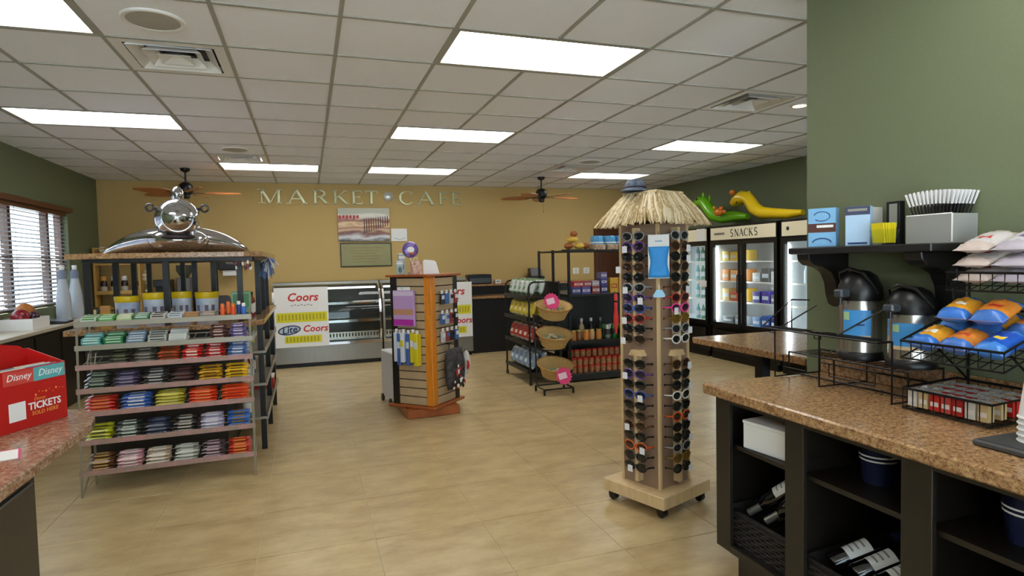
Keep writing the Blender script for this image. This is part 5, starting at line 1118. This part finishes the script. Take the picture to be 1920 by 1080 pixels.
# one pair of sunglasses per row and visible face
styles = {'black': ((20, 20, 22), (24, 24, 28)), 'brown': ((92, 56, 34), (60, 40, 30)), 'white': ((226, 224, 220), (34, 34, 38)), 'grey': ((140, 142, 146), (30, 32, 36)), 'purple': ((96, 60, 130), (44, 36, 60)), 'pink': ((230, 60, 150), (60, 36, 52)), 'red': ((170, 50, 46), (60, 34, 34)), 'amber': ((120, 84, 30), (120, 92, 30)), 'orange': ((210, 84, 30), (70, 40, 30)), 'blue': ((60, 80, 150), (30, 36, 60)), 'tortoiseshell': ((74, 50, 34), (44, 34, 28))}
def sung(nm):
    fc, lc = styles[nm]; mf = mat('frame_' + nm, S(*fc), .25, coat=.3); ml_ = mat('lens_' + nm, S(*lc), .06, .3, coat=.5)
    t = thing('sunglasses', 'x', 'sunglasses')
    b = B()
    for sx in (-1, 1):
        c = (sx * .036, 0, 0); b.tube([(c[0] + .0305 * math.cos(a) * (1 + .06 * math.sin(a)), -.002 + .004 * abs(math.cos(a)) * (sx * math.cos(a) > 0), .0205 * math.sin(a) + .002 * math.cos(a) * sx) for a in [2 * PI * i / 18 for i in range(18)]], .0034, 6, True)
    b.tube([(-.009, 0, .006), (0, -.002, .009), (.009, 0, .006)], .003, 6); b.build('frame', mf, t, 50)
    for sx in (-1, 1):
        l = B(); l.T = Matrix.Translation((sx * .036, 0, 0)) @ Matrix.Rotation(PI / 2, 4, 'X'); l.lathe([(0, .003), (.015, .0022), (.0295, 0), (.0295, -.001), (0, .001)], 18, (0, 0, 0), 1, .66); l.build('lens', ml_, t, 50)
        a = B(); a.tube([(sx * .068, 0, .005), (sx * .072, .012, .005), (sx * .08, .05, .003)], [.004, .0042, .003], 6); a.build('temple_arm', mf, t, 50)
    for ch in t.children: ch.data.transform(Matrix.Diagonal((1.18, 1.0, 1.2, 1)))
    return t
proto = {}
def put(nm, face, z, lab):
    pass
Lf = ['grey', 'purple', 'black', 'brown', 'black', 'grey', 'purple', 'blue', 'red', 'black', 'tortoiseshell', 'black', 'purple', 'black', 'blue', 'black', 'tortoiseshell', 'brown', 'black', 'orange', 'black', 'black']
Rf = ['grey', 'brown', 'black', 'tortoiseshell', 'black', 'brown', 'red', 'pink', 'amber', 'grey', 'white', 'brown', 'black', 'black', 'white', 'black', 'orange', 'black', 'black', 'grey', 'amber', 'black']
ordw = ['topmost', 'second', 'third', 'fourth', 'fifth', 'sixth', 'seventh', 'eighth', 'ninth', 'tenth', 'eleventh']
m_tagp = mat('price_tag', S(226, 228, 232), .6)
for face, lst in ((3, Lf), (0, Rf)):
    R_ = Matrix.Rotation(face * PI / 2, 4, 'Z'); side = 'fridge' if face == 0 else 'spinner'
    for i, nm in enumerate(lst):
        M_ = TM @ R_ @ Matrix.Translation((0, -hs - .052, rows[i]))
        rot = (0, 0, TA + face * PI / 2)
        lab = f'{nm} sunglasses, {ordw[i % 11]} row of the tower {"upper" if i < 11 else "lower"} half, {"side facing the deli case" if face == 3 else "side facing the coffee counter"}'
        if nm not in proto: proto[nm] = sung(nm); o = proto[nm]; o.location = M_.translation; o.rotation_euler = rot; o['label'] = lab; o['group'] = 'sunglasses on the thatched tower'
        else: o = dup(proto[nm], M_.translation, rot, lab)
for i, (face, row, x) in enumerate(((0, 1, .06), (0, 2, .06), (0, 5, .05), (0, 11, .06), (0, 21, .06), (3, 3, -.1), (3, 1, -.05), (3, 5, -.05), (3, 17, -.05), (3, 21, -.03), (3, 8, -.06), (0, 16, .06), (3, 6, .06), (3, 10, -.07), (3, 12, -.06), (3, 14, .05), (3, 19, .06), (0, 7, -.06), (0, 9, .07), (0, 13, .07), (0, 18, .07))):
    R_ = Matrix.Rotation(face * PI / 2, 4, 'Z'); M_ = TM @ R_ @ Matrix.Translation((x, -hs - .067, rows[row] - .012))
    q = thing('price_tag', f'small white price tag on the {ordw[row % 11]} {"upper" if row < 11 else "lower"} row of sunglasses, {"deli case side" if face == 3 else "coffee counter side"}', 'price tag', M_.translation, TA + face * PI / 2, 'price tags on the sunglasses')
    B().box(-.018, -.001, -.022, .018, .0, .016).build('tag', m_tagp, q); b = B(); b.tube([(0, -.0005, .014), (0, .005, .022)], .0008, 4); b.build('string', m_paper, q)
# hang card with blue pouch on the front corner
fc = TM @ Vector((-hs - .02, -hs - .02, 0)); ca = TA - PI / 4
t = thing('pouch_hang_card', 'grey hang card with a bright blue cloth pouch on the tower corner', 'hang card', (fc.x, fc.y, 1.35), ca)
B().box(-.058, -.012, .0, .058, -.008, .245).build('card', mat('card_grey_white', S(206, 206, 204), .6), t)
b = B(); n = 9; v = []; f = []
for i in range(n + 1):
    u = i / n; z = .178 - u * .172; wd = .052 + .006 * math.cos(u * 6.5) ; 
    for j in range(7): s_ = j / 6 - .5; v.append((s_ * 2 * wd, -.014 - .012 * math.cos(s_ * PI) - .003 * math.sin(u * 14 + s_ * 5), z))
for i in range(n):
    for j in range(6): f.append((i * 7 + j, (i + 1) * 7 + j, (i + 1) * 7 + j + 1, i * 7 + j + 1))
o = b.add(v, f).build('pouch', mat('pouch_blue', S(44, 140, 214), .65, noise=.12, nscale=30), t, 60); md = o.modifiers.new('thick', 'SOLIDIFY'); md.thickness = .003
B().box(-.02, -.0128, .205, .02, -.0122, .212).build('print_line', mat('print_blue_grey', S(130, 150, 180), .6), t); b = B(); b.tube([(0, -.01, .243), (0, .0, .262), (0, .0125, .262)], .002, 5); b.build('hook', m_chrome, t)
t = thing('blue_tag', 'pale blue folded tag hanging under the blue pouch card', 'tag', (fc.x, fc.y, 1.235), ca)
B().prism([(-.03, .01), (.03, .01), (.034, .022), (.016, .052), (-.014, .052), (-.034, .02)], -.013, -.01, 'y').build('tag', mat('tag_sky', S(150, 200, 232), .5), t); b = B(); b.tube([(0, -.012, .05), (0, -.01, .07), (0, .0125, .075)], .0015, 5); b.build('string', m_paper, t)
t = thing('cloth_hat', 'crumpled grey and blue cloth hat resting on the thatched roof corner', 'hat', TM @ Vector((-.105, .045, z1 + .036)), .5)
b = B(); b.lathe([(.0, .045), (.05, .043), (.068, .02), (.07, -.01), (.1, -.02), (.102, -.016), (.075, -.004), (.072, .02), (.055, .047), (0, .05)], 18, (0, 0, 0), 1, .8); b.build('crown', mat('hat_grey', S(116, 130, 146), .7, col2=S(70, 74, 92), nscale=30), t, 50); b = B(); b.tube([(.071 * math.cos(a), .057 * math.sin(a), .004) for a in [2 * PI * i / 20 for i in range(20)]], .006, 5, True); b.build('band', mat('hat_band', S(44, 40, 56), .6), t, 50)
# ------------------------------------------------------------------ coffee counter, right foreground
t = thing('coffee_counter', 'granite-topped open cabinet counter along the green partition wall', 'counter', (0, 0, 0))
B().box(1.63, -.8, .866, 2.298, 2.232, .91).build('granite_top', m_gran, t, bev=.006)
B().box(2.276, -.8, .911, 2.298, 2.225, 1.012).build('backsplash', m_gran, t, bev=.003)
CB = .19
B().box(1.70, 2.185, CB, 2.27, 2.205, .8655).build('end_panel', m_cabin, t)
B().box(1.70, -.7, CB, 2.27, 2.185, CB + .018).build('bottom_board', m_cabin, t)
B().box(2.255, -.7, CB + .0185, 2.27, 2.1845, .8655).build('back_board', m_dark, t)
B().box(1.76, -.68, 0, 2.27, 2.16, CB - .0005).build('toe_kick', m_cabin, t)
for y0, y1 in ((2.115, 2.205), (1.71, 1.80), (1.232, 1.33), (.75, .85), (.25, .35)): B().box(1.68, y0, CB, 1.6995, y1, .8655).build('stile', m_cabin, t, bev=.002)
ys = [2.115, 1.80, 1.71, 1.33, 1.232, .85, .75, .35]
for a, c in zip(ys[::2], ys[1::2]):
    B().box(1.68, c, .838, 1.6995, a, .8655).build('top_rail', m_cabin, t); B().box(1.68, c, CB, 1.6995, a, CB + .03).build('bottom_rail', m_cabin, t)
for y in (1.755, 1.281, .8): B().box(1.70, y - .009, CB + .019, 2.2545, y + .009, .8655).build('divider', m_dark, t)
for a, c in ((1.7645, 2.1845), (1.2905, 1.7455), (.8095, 1.2715)): B().box(1.71, a, .64, 2.25, c, .658).build('shelf', m_dark, t); 
b = B(); b.cyl((1.8, 2.206, .74), (1.8, 2.225, .74), .011, n=12); b.build('end_knob', m_black, t, 50)
# white carton in the first bay
t = thing('white_carton', 'plain white cardboard box on the upper cabinet shelf', 'box', (1.86, 1.97, .6585), .12)
B().box(-.13, -.12, 0, .13, .12, .105).build('carton', m_paper, t, bev=.003); B().box(-.132, -.122, .1055, .132, .122, .118).build('lid', m_paper, t, bev=.002)
# blue buckets
m_buck = mat('ice_bucket_blue', S(26, 34, 64), .25, coat=.3)
for k, (x, y) in enumerate(((1.88, 1.57), (1.86, 1.09))):
    t = thing('ice_bucket', ('dark blue ice bucket on the middle bay shelf of the counter', 'dark blue ice bucket in the bay under the white cups')[k], 'bucket', (x, y, .6585), 0, 'blue ice buckets')
    B().lathe([(0, 0), (.05, .001), (.07, .165), (.073, .168), (.073, .175), (.067, .175), (.047, .008), (0, .008)], 24).build('bucket', m_buck, t, 50)
    for z in (.085, .1):
        r = .05 + .02 * z / .165 + .0006; b = B(); b.lathe([(r, z), (r + .0009, z + .006)], 24, caps=False); b.build('white_band', m_wtext, t, 50)
# dark wicker wine baskets and wine bottles
m_dwick = mat('dark_wicker', S(40, 34, 30), .55, col2=S(14, 12, 11), nscale=90, stretch=(1, 1, 3), bump=.8)
def dbasket(x0, x1, y0, y1, h, lab):
    t = thing('wine_basket', lab, 'basket', (0, 0, CB + .0185)); tk = .012
    b = B(); b.box(x0, y0, 0, x1, y1, .01); b.box(x0, y0, .01, x0 + tk, y1, h); b.box(x1 - tk, y0, .01, x1, y1, h + .06); b.box(x0 + tk, y0, .01, x1 - tk, y0 + tk, h + .02); b.box(x0 + tk, y1 - tk, .01, x1 - tk, y1, h + .02); b.build('basket', m_dwick, t)
    b = B(); b.tube([(x0 + .006, y0 + .006, h), (x0 + .006, y1 - .006, h)], .009, 6); b.build('rim', m_dwick, t)
    for k in range(9): z = .02 + k * (h - .03) / 9; b = B(); n = 14; b.tube([(x0 - .004 + .004 * (-1) ** (i + k), y0 + .004 + i * (y1 - y0 - .008) / n, z + .006) for i in range(n + 1)], .0065, 5); b.build('weave_strand', m_dwick, t)
dbasket(1.715, 2.2, 1.78, 2.175, .15, 'dark wicker basket of wine bottles at the cabinet end'); dbasket(1.715, 2.2, 1.3, 1.74, .13, 'dark wicker basket of wine bottles in the middle bay')
m_wine = mat('wine_glass_dark', S(14, 12, 12), .08, coat=.5)
def wine(p, q, cap, lab, grp):
    """bottle from base p towards neck q"""
    p = Vector(p); d = (Vector(q) - p).normalized(); t = thing('wine_bottle', lab, 'wine bottle', p, 0, grp)
    t.rotation_mode = 'QUATERNION'; t.rotation_quaternion = d.to_track_quat('Z', 'Y')
    B().lathe([(0, 0), (.034, .001), (.037, .006), (.037, .185), (.03, .215), (.0145, .24), (.0145, .3), (0, .3)], 18).build('glass', m_wine, t, 50)
    B().lathe([(.0155, .235), (.0158, .302), (0, .303)], 14).build('capsule', cap, t, 50)
    me = B(); v = []; n = 10
    up = (t.rotation_quaternion.inverted() @ Vector((-.35, .0, 1))); a0 = math.atan2(up.y, up.x)
    for z in (.06, .15):
        for i in range(n + 1): a = a0 - 1.15 + 2.3 * i / n; v.append((.0375 * math.cos(a), .0375 * math.sin(a), z))
    o = me.add(v, [(i, i + 1, n + 2 + i, n + 1 + i) for i in range(n)]).build('paper_label', m_paper, t, 60)
    w_ = B(); v = []
    for k in range(3):
        for z in (.08 + k * .022, .087 + k * .022):
            for i in range(7): a = a0 - .6 + 1.2 * i / 6; v.append((.0379 * math.cos(a), .0379 * math.sin(a), z))
    w_.add(v, [(k * 14 + i, k * 14 + i + 1, k * 14 + 8 + i, k * 14 + 7 + i) for k in range(3) for i in range(6)]).build('label_print', m_greyink, t)
capS = mat('capsule_silver', S(150, 146, 140), .3, .6); capB = mat('capsule_navy', S(36, 46, 84), .35, .2); capO = mat('capsule_orange', S(206, 130, 30), .35)
zb = CB + .0285
dn = Vector((-.45, .56, -.6)).normalized()
for i, (x, y, z) in enumerate(((1.775, 2.105, .355), (1.775, 2.002, .36), (1.885, 2.06, .33))):
    nk = Vector((x, y, z)); wine(nk - dn * .3, nk, capS, 'wine bottle with white label and silver capsule in the end bay basket', 'wine bottles in the end bay')
dn = Vector((.82, -.3, .36)).normalized()
for i in range(4):
    p = Vector((1.775 + .01 * (i % 2), 1.675 - i * .09, zb + .115 - .0 * i)); c = capO if i == 2 else capB
    wine(p, p + dn * .3, c, ('wine bottle with orange capsule in the middle bay basket' if c is capO else 'wine bottle with white label and navy capsule in the middle bay basket'), 'wine bottles in the middle bay')
# ------------------------------------------------------------------ airpot wire rack and airpots
t = thing('airpot_rack', 'black wire airpot rack with stepped trays on the granite counter', 'wire rack', (0, 0, .9105))
fr = [2.2, 1.95, 1.62]; r_ = .004
for y in fr:
    b = B(); b.tube([(2.0, y, .232), (2.0, y, .005), (2.262, y, .005), (2.262, y, .118)], r_, 6); b.tube([(2.08, y, .005), (2.08, y, .112)], r_, 6); b.tube([(2.0, y, .232), (1.93, y, .232)], r_, 6); b.build('side_frame', m_wire, t)
for x, z in ((2.0, .232), (1.93, .232), (2.08, .112), (2.262, .112), (2.262, .05), (2.14, .005)): b = B(); b.tube([(x, fr[0], z), (x, fr[2], z)], r_, 6); b.build('cross_rail', m_wire, t)
for a, c in ((2.19, 1.96), (1.94, 1.63)):
    b = B()
    for k in range(7): x = 1.94 + k * .01; b.tube([(x, a - .02, .236), (x, c + .02, .236)], .0022, 4)
    b.tube([(1.935, a - .03, .236), (1.935, a - .03, .215), (1.935, a - .06, .215), (1.935, a - .06, .236)], .003, 5); b.build('front_tray', m_wire, t)
    b = B()
    for k in range(8): y = a - .02 - k * (a - c - .04) / 7; b.tube([(2.08, y, .1145), (2.262, y, .1145)], .0022, 4)
    b.build('rear_tray', m_wire, t)
    b = B(); b.tube([(1.99, a - .05, .112), (1.99, a - .05, .06), (1.99, c + .05, .06), (1.99, c + .05, .112)], .003, 5); b.build('hanging_loop', m_wire, t)
for (y, dy) in ((2.2, -.1), (2.1, -.09), (1.8, -.1)): b = B(); b.tube([(1.935, y, .24), (2.05, y + dy, .34)] if y < 2.15 else [(1.935, y, .24), (2.0, y + dy, .36), (2.0, y + dy, .232)], .0035, 5); b.build('sloping_arm', m_wire, t)
b = B(); b.tube([(2.0, 2.1, .36), (2.04, 2.04, .36)], .0035, 5); b.build('sloping_arm', m_wire, t)
def airpot(x, y, h, lab):
    t = thing('airpot', lab, 'airpot', (x, y, 1.0282), 0, 'steel airpots'); r = .079
    B().lathe([(0, 0), (r + .006, .001), (r + .008, .012), (r + .004, .03), (r, .034), (0, .034)], 28).build('foot', m_blackp, t, 50)
    B().lathe([(0, .0345), (r, .035), (r, h * .66), (0, h * .66)], 32).build('body', m_steel, t, 50)
    B().lathe([(0, h * .66), (r + .004, h * .662), (r + .006, h * .72), (r + .002, h * .82), (r * .8, h * .93), (r * .45, h * .985), (0, h)], 28).build('pump_lid', m_blackp, t, 50)
    b = B(); b.box(-r - .045, -.022, h * .7, -r + .02, .022, h * .79); b.build('spout', mat('spout_grey', S(60, 66, 72), .3), t, bev=.006)
    B().cyl((-r - .03, 0, h * .7), (-r - .03, 0, h * .62), .009).build('spout_tip', m_blackp, t, 50)
    b = B(); b.tube([(.0, r + .006, h * .74), (-.05, r * .7, h * .97), (-.06, 0, h * 1.02), (-.05, -r * .7, h * .97), (0, -r - .006, h * .74)], .007, 6); b.build('carry_handle', m_blackp, t, 50)
    def wrapl(a0, a1, z0, z1, m_, rr, nm):
        n = 10; v = []
        for z in (z0, z1):
            for i in range(n + 1): a = a0 + (a1 - a0) * i / n; v.append((rr * math.cos(a), rr * math.sin(a), z))
        B().add(v, [(i, i + 1, n + 2 + i, n + 1 + i) for i in range(n)]).build(nm, m_, t, 60)
    cdir = math.atan2(-y, -x)
    wrapl(cdir - .85, cdir + .5, h * .28, h * .56, mat('airpot_label_blue', S(72, 156, 226), .4), r + .0008, 'blue_label'); wrapl(cdir - .82, cdir - .5, h * .45, h * .54, mat('label_green', S(170, 206, 150), .5), r + .0013, 'label_mark')
    wrapl(cdir - .2, cdir + .2, h * .39, h * .41, mat('label_navy', S(30, 70, 130), .5), r + .0013, 'label_text_line'); wrapl(cdir - .85, cdir + .5, h * .235, h * .28, mat('label_sand', S(214, 190, 150), .5), r + .0008, 'label_sand_strip')
airpot(2.172, 1.905, .37, 'steel airpot with black lid and blue label beside the shelf bracket'); airpot(2.172, 1.68, .31, 'shorter steel airpot with black lid next to the chip stand')
# ------------------------------------------------------------------ wall shelf with scroll brackets
t = thing('wall_shelf', 'black wall shelf on two scroll brackets above the airpots', 'shelf', (0, 0, 0)); m_bsh = mat('shelf_black', S(26, 25, 25), .35)
B().box(2.05, 1.515, 1.468, 2.2985, 2.175, 1.497).build('board', m_bsh, t, bev=.004)
for y in (2.11, 1.60):
    pr = [(2.2985, 1.4675), (2.07, 1.4675), (2.075, 1.44), (2.10, 1.42), (2.15, 1.41), (2.2, 1.385), (2.225, 1.34), (2.235, 1.28), (2.25, 1.24), (2.28, 1.225), (2.2985, 1.23)]
    B().prism(pr, y - .035, y + .035, 'y').build('scroll_bracket', m_bsh, t, bev=.003)
ZS = 1.4975
m_skyb = mat('carton_sky', S(130, 186, 230), .45)
t = thing('glove_box', 'blue carton with brown middle band and dark swirl on the wall shelf', 'box', (2.14, 2.05, ZS), .5)
B().box(-.06, -.055, 0, -.01, .055, .165).build('carton', m_skyb, t, bev=.002); B().box(-.0606, -.055, .062, -.0601, .055, .1).build('brown_band', mat('carton_brown', S(90, 56, 50), .5), t); B().box(-.0612, -.045, .082, -.0607, .02, .093).build('band_lettering', m_wtext, t)
b = B(); b.tube(arc((-.0606, .0, .13), .032, .3, 5.6, 14, 'yz', .02), .002, 4); b.build('swirl_mark', mat('swirl_navy', S(40, 70, 120), .5), t); b = B(); b.tube(arc((-.0606, 0, .015), .038, .2, PI - .2, 10, 'yz', .022), .003, 4); b.build('arc_mark', mat('swirl_navy', S(40, 70, 120), .5), t)
t = thing('grey_carton', 'white and grey carton behind the blue boxes on the wall shelf', 'box', (2.26, 1.955, ZS), .0); B().box(-.05, -.055, 0, .03, .05, .16).build('carton', mat('carton_offwhite', S(196, 196, 190), .5), t, bev=.002); B().box(-.0506, -.05, .125, -.0501, .045, .155).build('grey_band', m_greyink, t); B().box(-.0506, -.05, .0, -.0501, .045, .04).build('olive_band', mat('olive_card', S(120, 124, 104), .6), t); B().box(-.0512, .02, .075, -.0506, .035, .11).build('dark_mark', mat('mark_dark', S(80, 84, 84), .6), t)
t = thing('pale_blue_carton', 'tall pale blue carton with navy top on the wall shelf', 'box', (2.17, 1.90, ZS), .5); B().box(-.06, -.045, 0, -.01, .045, .16).build('carton', mat('carton_pale', S(176, 206, 236), .45), t, bev=.002); B().box(-.0606, -.045, .125, -.0601, .045, .1595).build('navy_top', mat('carton_navy', S(66, 70, 100), .5), t); B().box(-.0612, -.035, .14, -.0607, .035, .15).build('top_lettering', m_greyink, t); B().box(-.0606, -.035, .006, -.0601, .035, .014).build('base_mark', mat('swirl_navy', S(40, 70, 120), .5), t)
t = thing('card_holder', 'dark card holder with grey card at the back of the wall shelf', 'card holder', (2.24, 1.86, ZS)); B().box(.0, -.075, 0, .03, -.015, .175).build('holder', m_blackp, t, bev=.002); B().box(-.0012, -.065, .07, -.0002, -.03, .165).build('card', m_greyink, t); B().box(-.02, -.08, 0, .032, -.01, .004).build('foot', m_blackp, t)
t = thing('sweetener_cup', 'clear cup packed with yellow sweetener packets on the wall shelf', 'cup', (2.14, 1.77, ZS)); B().lathe([(0, 0), (.036, .001), (.052, .06), (.05, .06), (.034, .004), (0, .004)], 20).build('cup', m_glass, t, 50)
for k in range(7): o = B().box(-.002, -.028, 0, .002, .028, .078).build('packet', mat('sweetener_yellow', S(232, 212, 30), .5), t); o.location = (-.026 + k * .0085, 0, .0075); o.rotation_euler = (0, -.12 + .03 * k, .06 * (k % 3 - 1))
t = thing('acrylic_caddy', 'frosted acrylic caddy holding wrapped black straws on the wall shelf', 'caddy', (2.165, 1.525, ZS)); m_frost = mat('frosted_acrylic', S(150, 150, 146), .35); x1_, y1_, h_ = .13, .175, .105
b = B(); b.box(0, 0, 0, x1_, y1_, .004); b.box(0, 0, .004, .004, y1_, h_); b.box(x1_ - .004, 0, .004, x1_, y1_, h_); b.box(.004, 0, .004, x1_ - .004, .004, h_); b.box(.004, y1_ - .004, .004, x1_ - .004, y1_, h_); b.build('box', m_frost, t)
b = B(); b.tube([(.002, .002, h_), (.002, y1_ - .002, h_)], .003, 5); b.tube([(.002, .002, 0.004), (.002, .002, h_)], .003, 5); b.build('bright_edge', m_paper, t)
sb = B(); sb.m(0).cyl((0, 0, 0), (0, 0, .14), .0028, n=6); sb.m(1).cyl((0, 0, .14), (0, 0, .19), .0036, .0045, n=6); so = sb.build('tmp', [mat('straw_black', S(34, 30, 34), .4), mat('straw_paper', S(222, 222, 224), .7)]); sme = so.data; D.objects.remove(so)
rnd = random.Random(11)
for k in range(84):
    o = obj('straw', sme); fx = ((k % 7) + .5) / 7; fy = ((k // 7) + .5) / 12
    o.location = (2.165 + .022 + fx * .086, 1.525 + .045 + fy * .085, ZS + .006); o.rotation_euler = ((.5 - fy) * .62, (fx - .5) * .3, 0)
    tag(o, 'black straw with white paper tip standing in the frosted caddy', 'straw', 'wrapped straws in the frosted caddy')
# ------------------------------------------------------------------ wire chip stand
def wbasket(parent, x0, x1, y0, y1, z0, zr, h):
    """wire basket; floor rises from z0 at the front (x0) to zr at the back (x1)"""
    k = (zr - z0) / (x1 - x0); Z = lambda x: z0 + (x - x0) * k
    b = B(); rim = [(x0, y0, Z(x0) + h), (x0, y1, Z(x0) + h), (x1, y1, Z(x1) + h), (x1, y0, Z(x1) + h)]; b.tube(rim, .0045, 6, True); b.tube([(p[0], p[1], p[2] - h) for p in rim], .0035, 6, True); b.build('basket_frame', m_wire, parent)
    b = B(); n = int((y1 - y0) / .035)
    for i in range(n + 1): y = y0 + (y1 - y0) * i / n; b.tube([(x0, y, Z(x0) + h), (x0, y, Z(x0)), (x1, y, Z(x1)), (x1, y, Z(x1) + h)], .002, 4)
    m_ = int((x1 - x0) / .045)
    for i in range(1, m_): x = x0 + (x1 - x0) * i / m_; b.tube([(x, y0, Z(x) + h), (x, y0, Z(x)), (x, y1, Z(x)), (x, y1, Z(x) + h)], .002, 4)
    b.build('basket_wires', m_wire, parent)
t = thing('chip_stand', 'black wire three-tier basket stand with snack bags on the granite counter', 'wire stand', (0, 0, 0))
wbasket(t, 1.985, 2.255, 1.27, 1.565, .918, .93, .07); wbasket(t, 1.955, 2.255, 1.22, 1.55, 1.10, 1.20, .06); wbasket(t, 2.07, 2.262, 1.22, 1.475, 1.335, 1.40, .06)
for y in (1.53, 1.29):
    b = B(); b.tube([(2.262, y, .916), (2.262, y, 1.47)], .005, 6); b.build('upright', m_wire, t); b = B(); b.tube([(1.99, y, .9155), (2.262, y, .9155)], .0045, 6); b.build('foot_rail', m_wire, t); b = B(); b.tube([(2.262, y, 1.0), (2.1, y, 1.13)], .004, 6); b.build('brace', m_wire, t)
# granola bars standing in the bottom basket
gc = [('white', (214, 208, 200)), ('tan', (206, 180, 130)), ('bright red', (196, 40, 34)), ('red and white', (200, 70, 64)), ('dark red', (176, 34, 32))]
for r in range(4):
    for i in range(7):
        nm, c = gc[(i + r // 2) % 5]
        if r == 0 or i % 2 == r % 2 or True:
            key = 'granola_' + nm.replace(' ', '_')
            if key not in D.meshes:
                bo = B(); bo.box(-.014, -.016, 0, .014, .016, .055); bo.m(1).box(-.0145, -.013, .015, -.0141, .013, .03); bo.m(2).pillow((0, 0, .058), .04, .034, .01, 4, 3); q = bo.build('tmp', [mat('gran_' + nm.replace(' ', '_'), S(*c), .35), mat('gran_print', S(232, 222, 214), .5), mat('foil_clear', S(196, 192, 194), .2, .5)]); q.data.name = key; D.objects.remove(q)
            o = obj('granola_bar', D.meshes[key]); o.location = (2.012 + r * .058, 1.54 - i * .039, .9265 + r * .0028); o.rotation_euler = (0, 0, rnd.uniform(-.08, .08))
            tag(o, f'{nm} wrapped granola bar standing in the lowest wire basket', 'granola bar', f'{nm} granola bars')
# snack bags
def bagm(nm, c1, c2, c3=(236, 232, 226)): return [mat('bagmain_' + nm, S(*c1), .3, .05, noise=.12, nscale=30, bump=.25), mat('bagend_' + nm, S(*c2), .3, .05, noise=.12, nscale=30, bump=.25), mat('bagprint_' + nm, S(*c3), .35)]
def bandf(u, v): return 1 if (u < .22 + .12 * abs(v - .5) or u > .84) else (2 if .42 < u < .58 and .25 < v < .72 else 0)
def snackbag(loc, rot, size, m_, lab, grp, seed, band=None):
    t = thing('snack_bag', lab, 'snack bag', loc, 0, grp); t.rotation_euler = rot
    B().pillow((0, 0, 0), size[0], size[1], size[2], 16, 10, .1, .004, seed, bandf).build('bag', m_, t, 60)
    if band: B().ell((size[0] * .0, 0, size[2] * .36), size[0] * .2, size[1] * .26, size[2] * .16, 14, 6).build('printed_oval', band, t, 60)
mb1 = bagm('orange_blue', (232, 166, 50), (56, 120, 210)); mb2 = bagm('blue', (36, 92, 200), (70, 140, 226), (236, 200, 60)); mb3 = bagm('multi', (222, 136, 50), (70, 120, 200), (200, 60, 40)); ov = mat('bag_oval', S(236, 190, 60), .3); ovb = mat('bag_oval_blue', S(60, 120, 210), .3)
tl = -math.atan2(.1, .3)
slope = lambda x: 1.10 + (x - 1.955) / 3
kinds = [(mb1, 'orange and blue'), (mb3, 'golden orange'), (mb2, 'deep blue')]; wh = ['nearest the airpots', 'in the centre column', 'nearest the white cups']
for r in range(2):
    for c in range(3):
        x = 2.032 + r * .145; m_, nm = kinds[(c + r * 2) % 3]
        snackbag((x, 1.492 - c * .107, slope(x) + .046), (0, tl, 0), (.145, .1, .055), m_, f'{nm} chip bag {wh[c]} in the {("front", "back")[r]} of the middle basket', 'chip bags in the middle wire basket', 20 + r * 3 + c)
for c in range(2):
    m_, nm = kinds[c]; snackbag((2.10, 1.445 - c * .11, slope(2.10) + .118), (0, tl, .15), (.15, .1, .055), m_, f'{nm} chip bag lying on top of the middle basket pile', 'chip bags in the middle wire basket', 60 + c)
mw = bagm('white_red', (226, 220, 220), (214, 196, 188), (196, 70, 54)); mt_ = bagm('white_violet', (220, 216, 222), (196, 186, 200), (120, 100, 150))
for k in range(6):
    snackbag((2.163, 1.41 - (k % 2) * .122, 1.396 + .05 * (k // 2)), (0, -.327, 0), (.17, .115, .036), (mw, mt_)[k % 2], ('white and red' if k % 2 == 0 else 'white and violet') + ' chip bag lying in the top wire basket', 'chip bags in the top wire basket', 40 + k)
# cups and tray
t = thing('cup_tray', 'flat dark grey tray under the stacked white cups', 'tray', (1.875, 1.09, .9105), .0); B().box(-.085, -.12, 0, .085, .11, .018).build('tray', mat('tray_grey', S(70, 70, 70), .5), t, bev=.005); B().box(-.075, -.11, .0182, .075, .1, .0195).build('mat', mat('tray_mat', S(60, 60, 60), .7), t)
for k in range(5):
    c = thing('paper_cup', ('bottom white paper cup of the upside-down stack' if k == 0 else 'white paper cup nested in the upside-down stack') + ' on the grey tray', 'cup', (1.905, 1.1, .9302 + k * .0165), 0, 'stacked white paper cups')
    B().lathe([(.045, 0), (.045, .006), (.043, .007), (.032, .1), (0, .1), (0, .0975), (.0312, .0975), (.0425, .004)], 22, caps=False).build('cup', m_paper, c, 40); b = B(); b.tube([(.0452 * math.cos(a), .0452 * math.sin(a), .003) for a in [2 * PI * i / 22 for i in range(22)]], .002, 5, True); b.build('rim', m_white, c, 50)
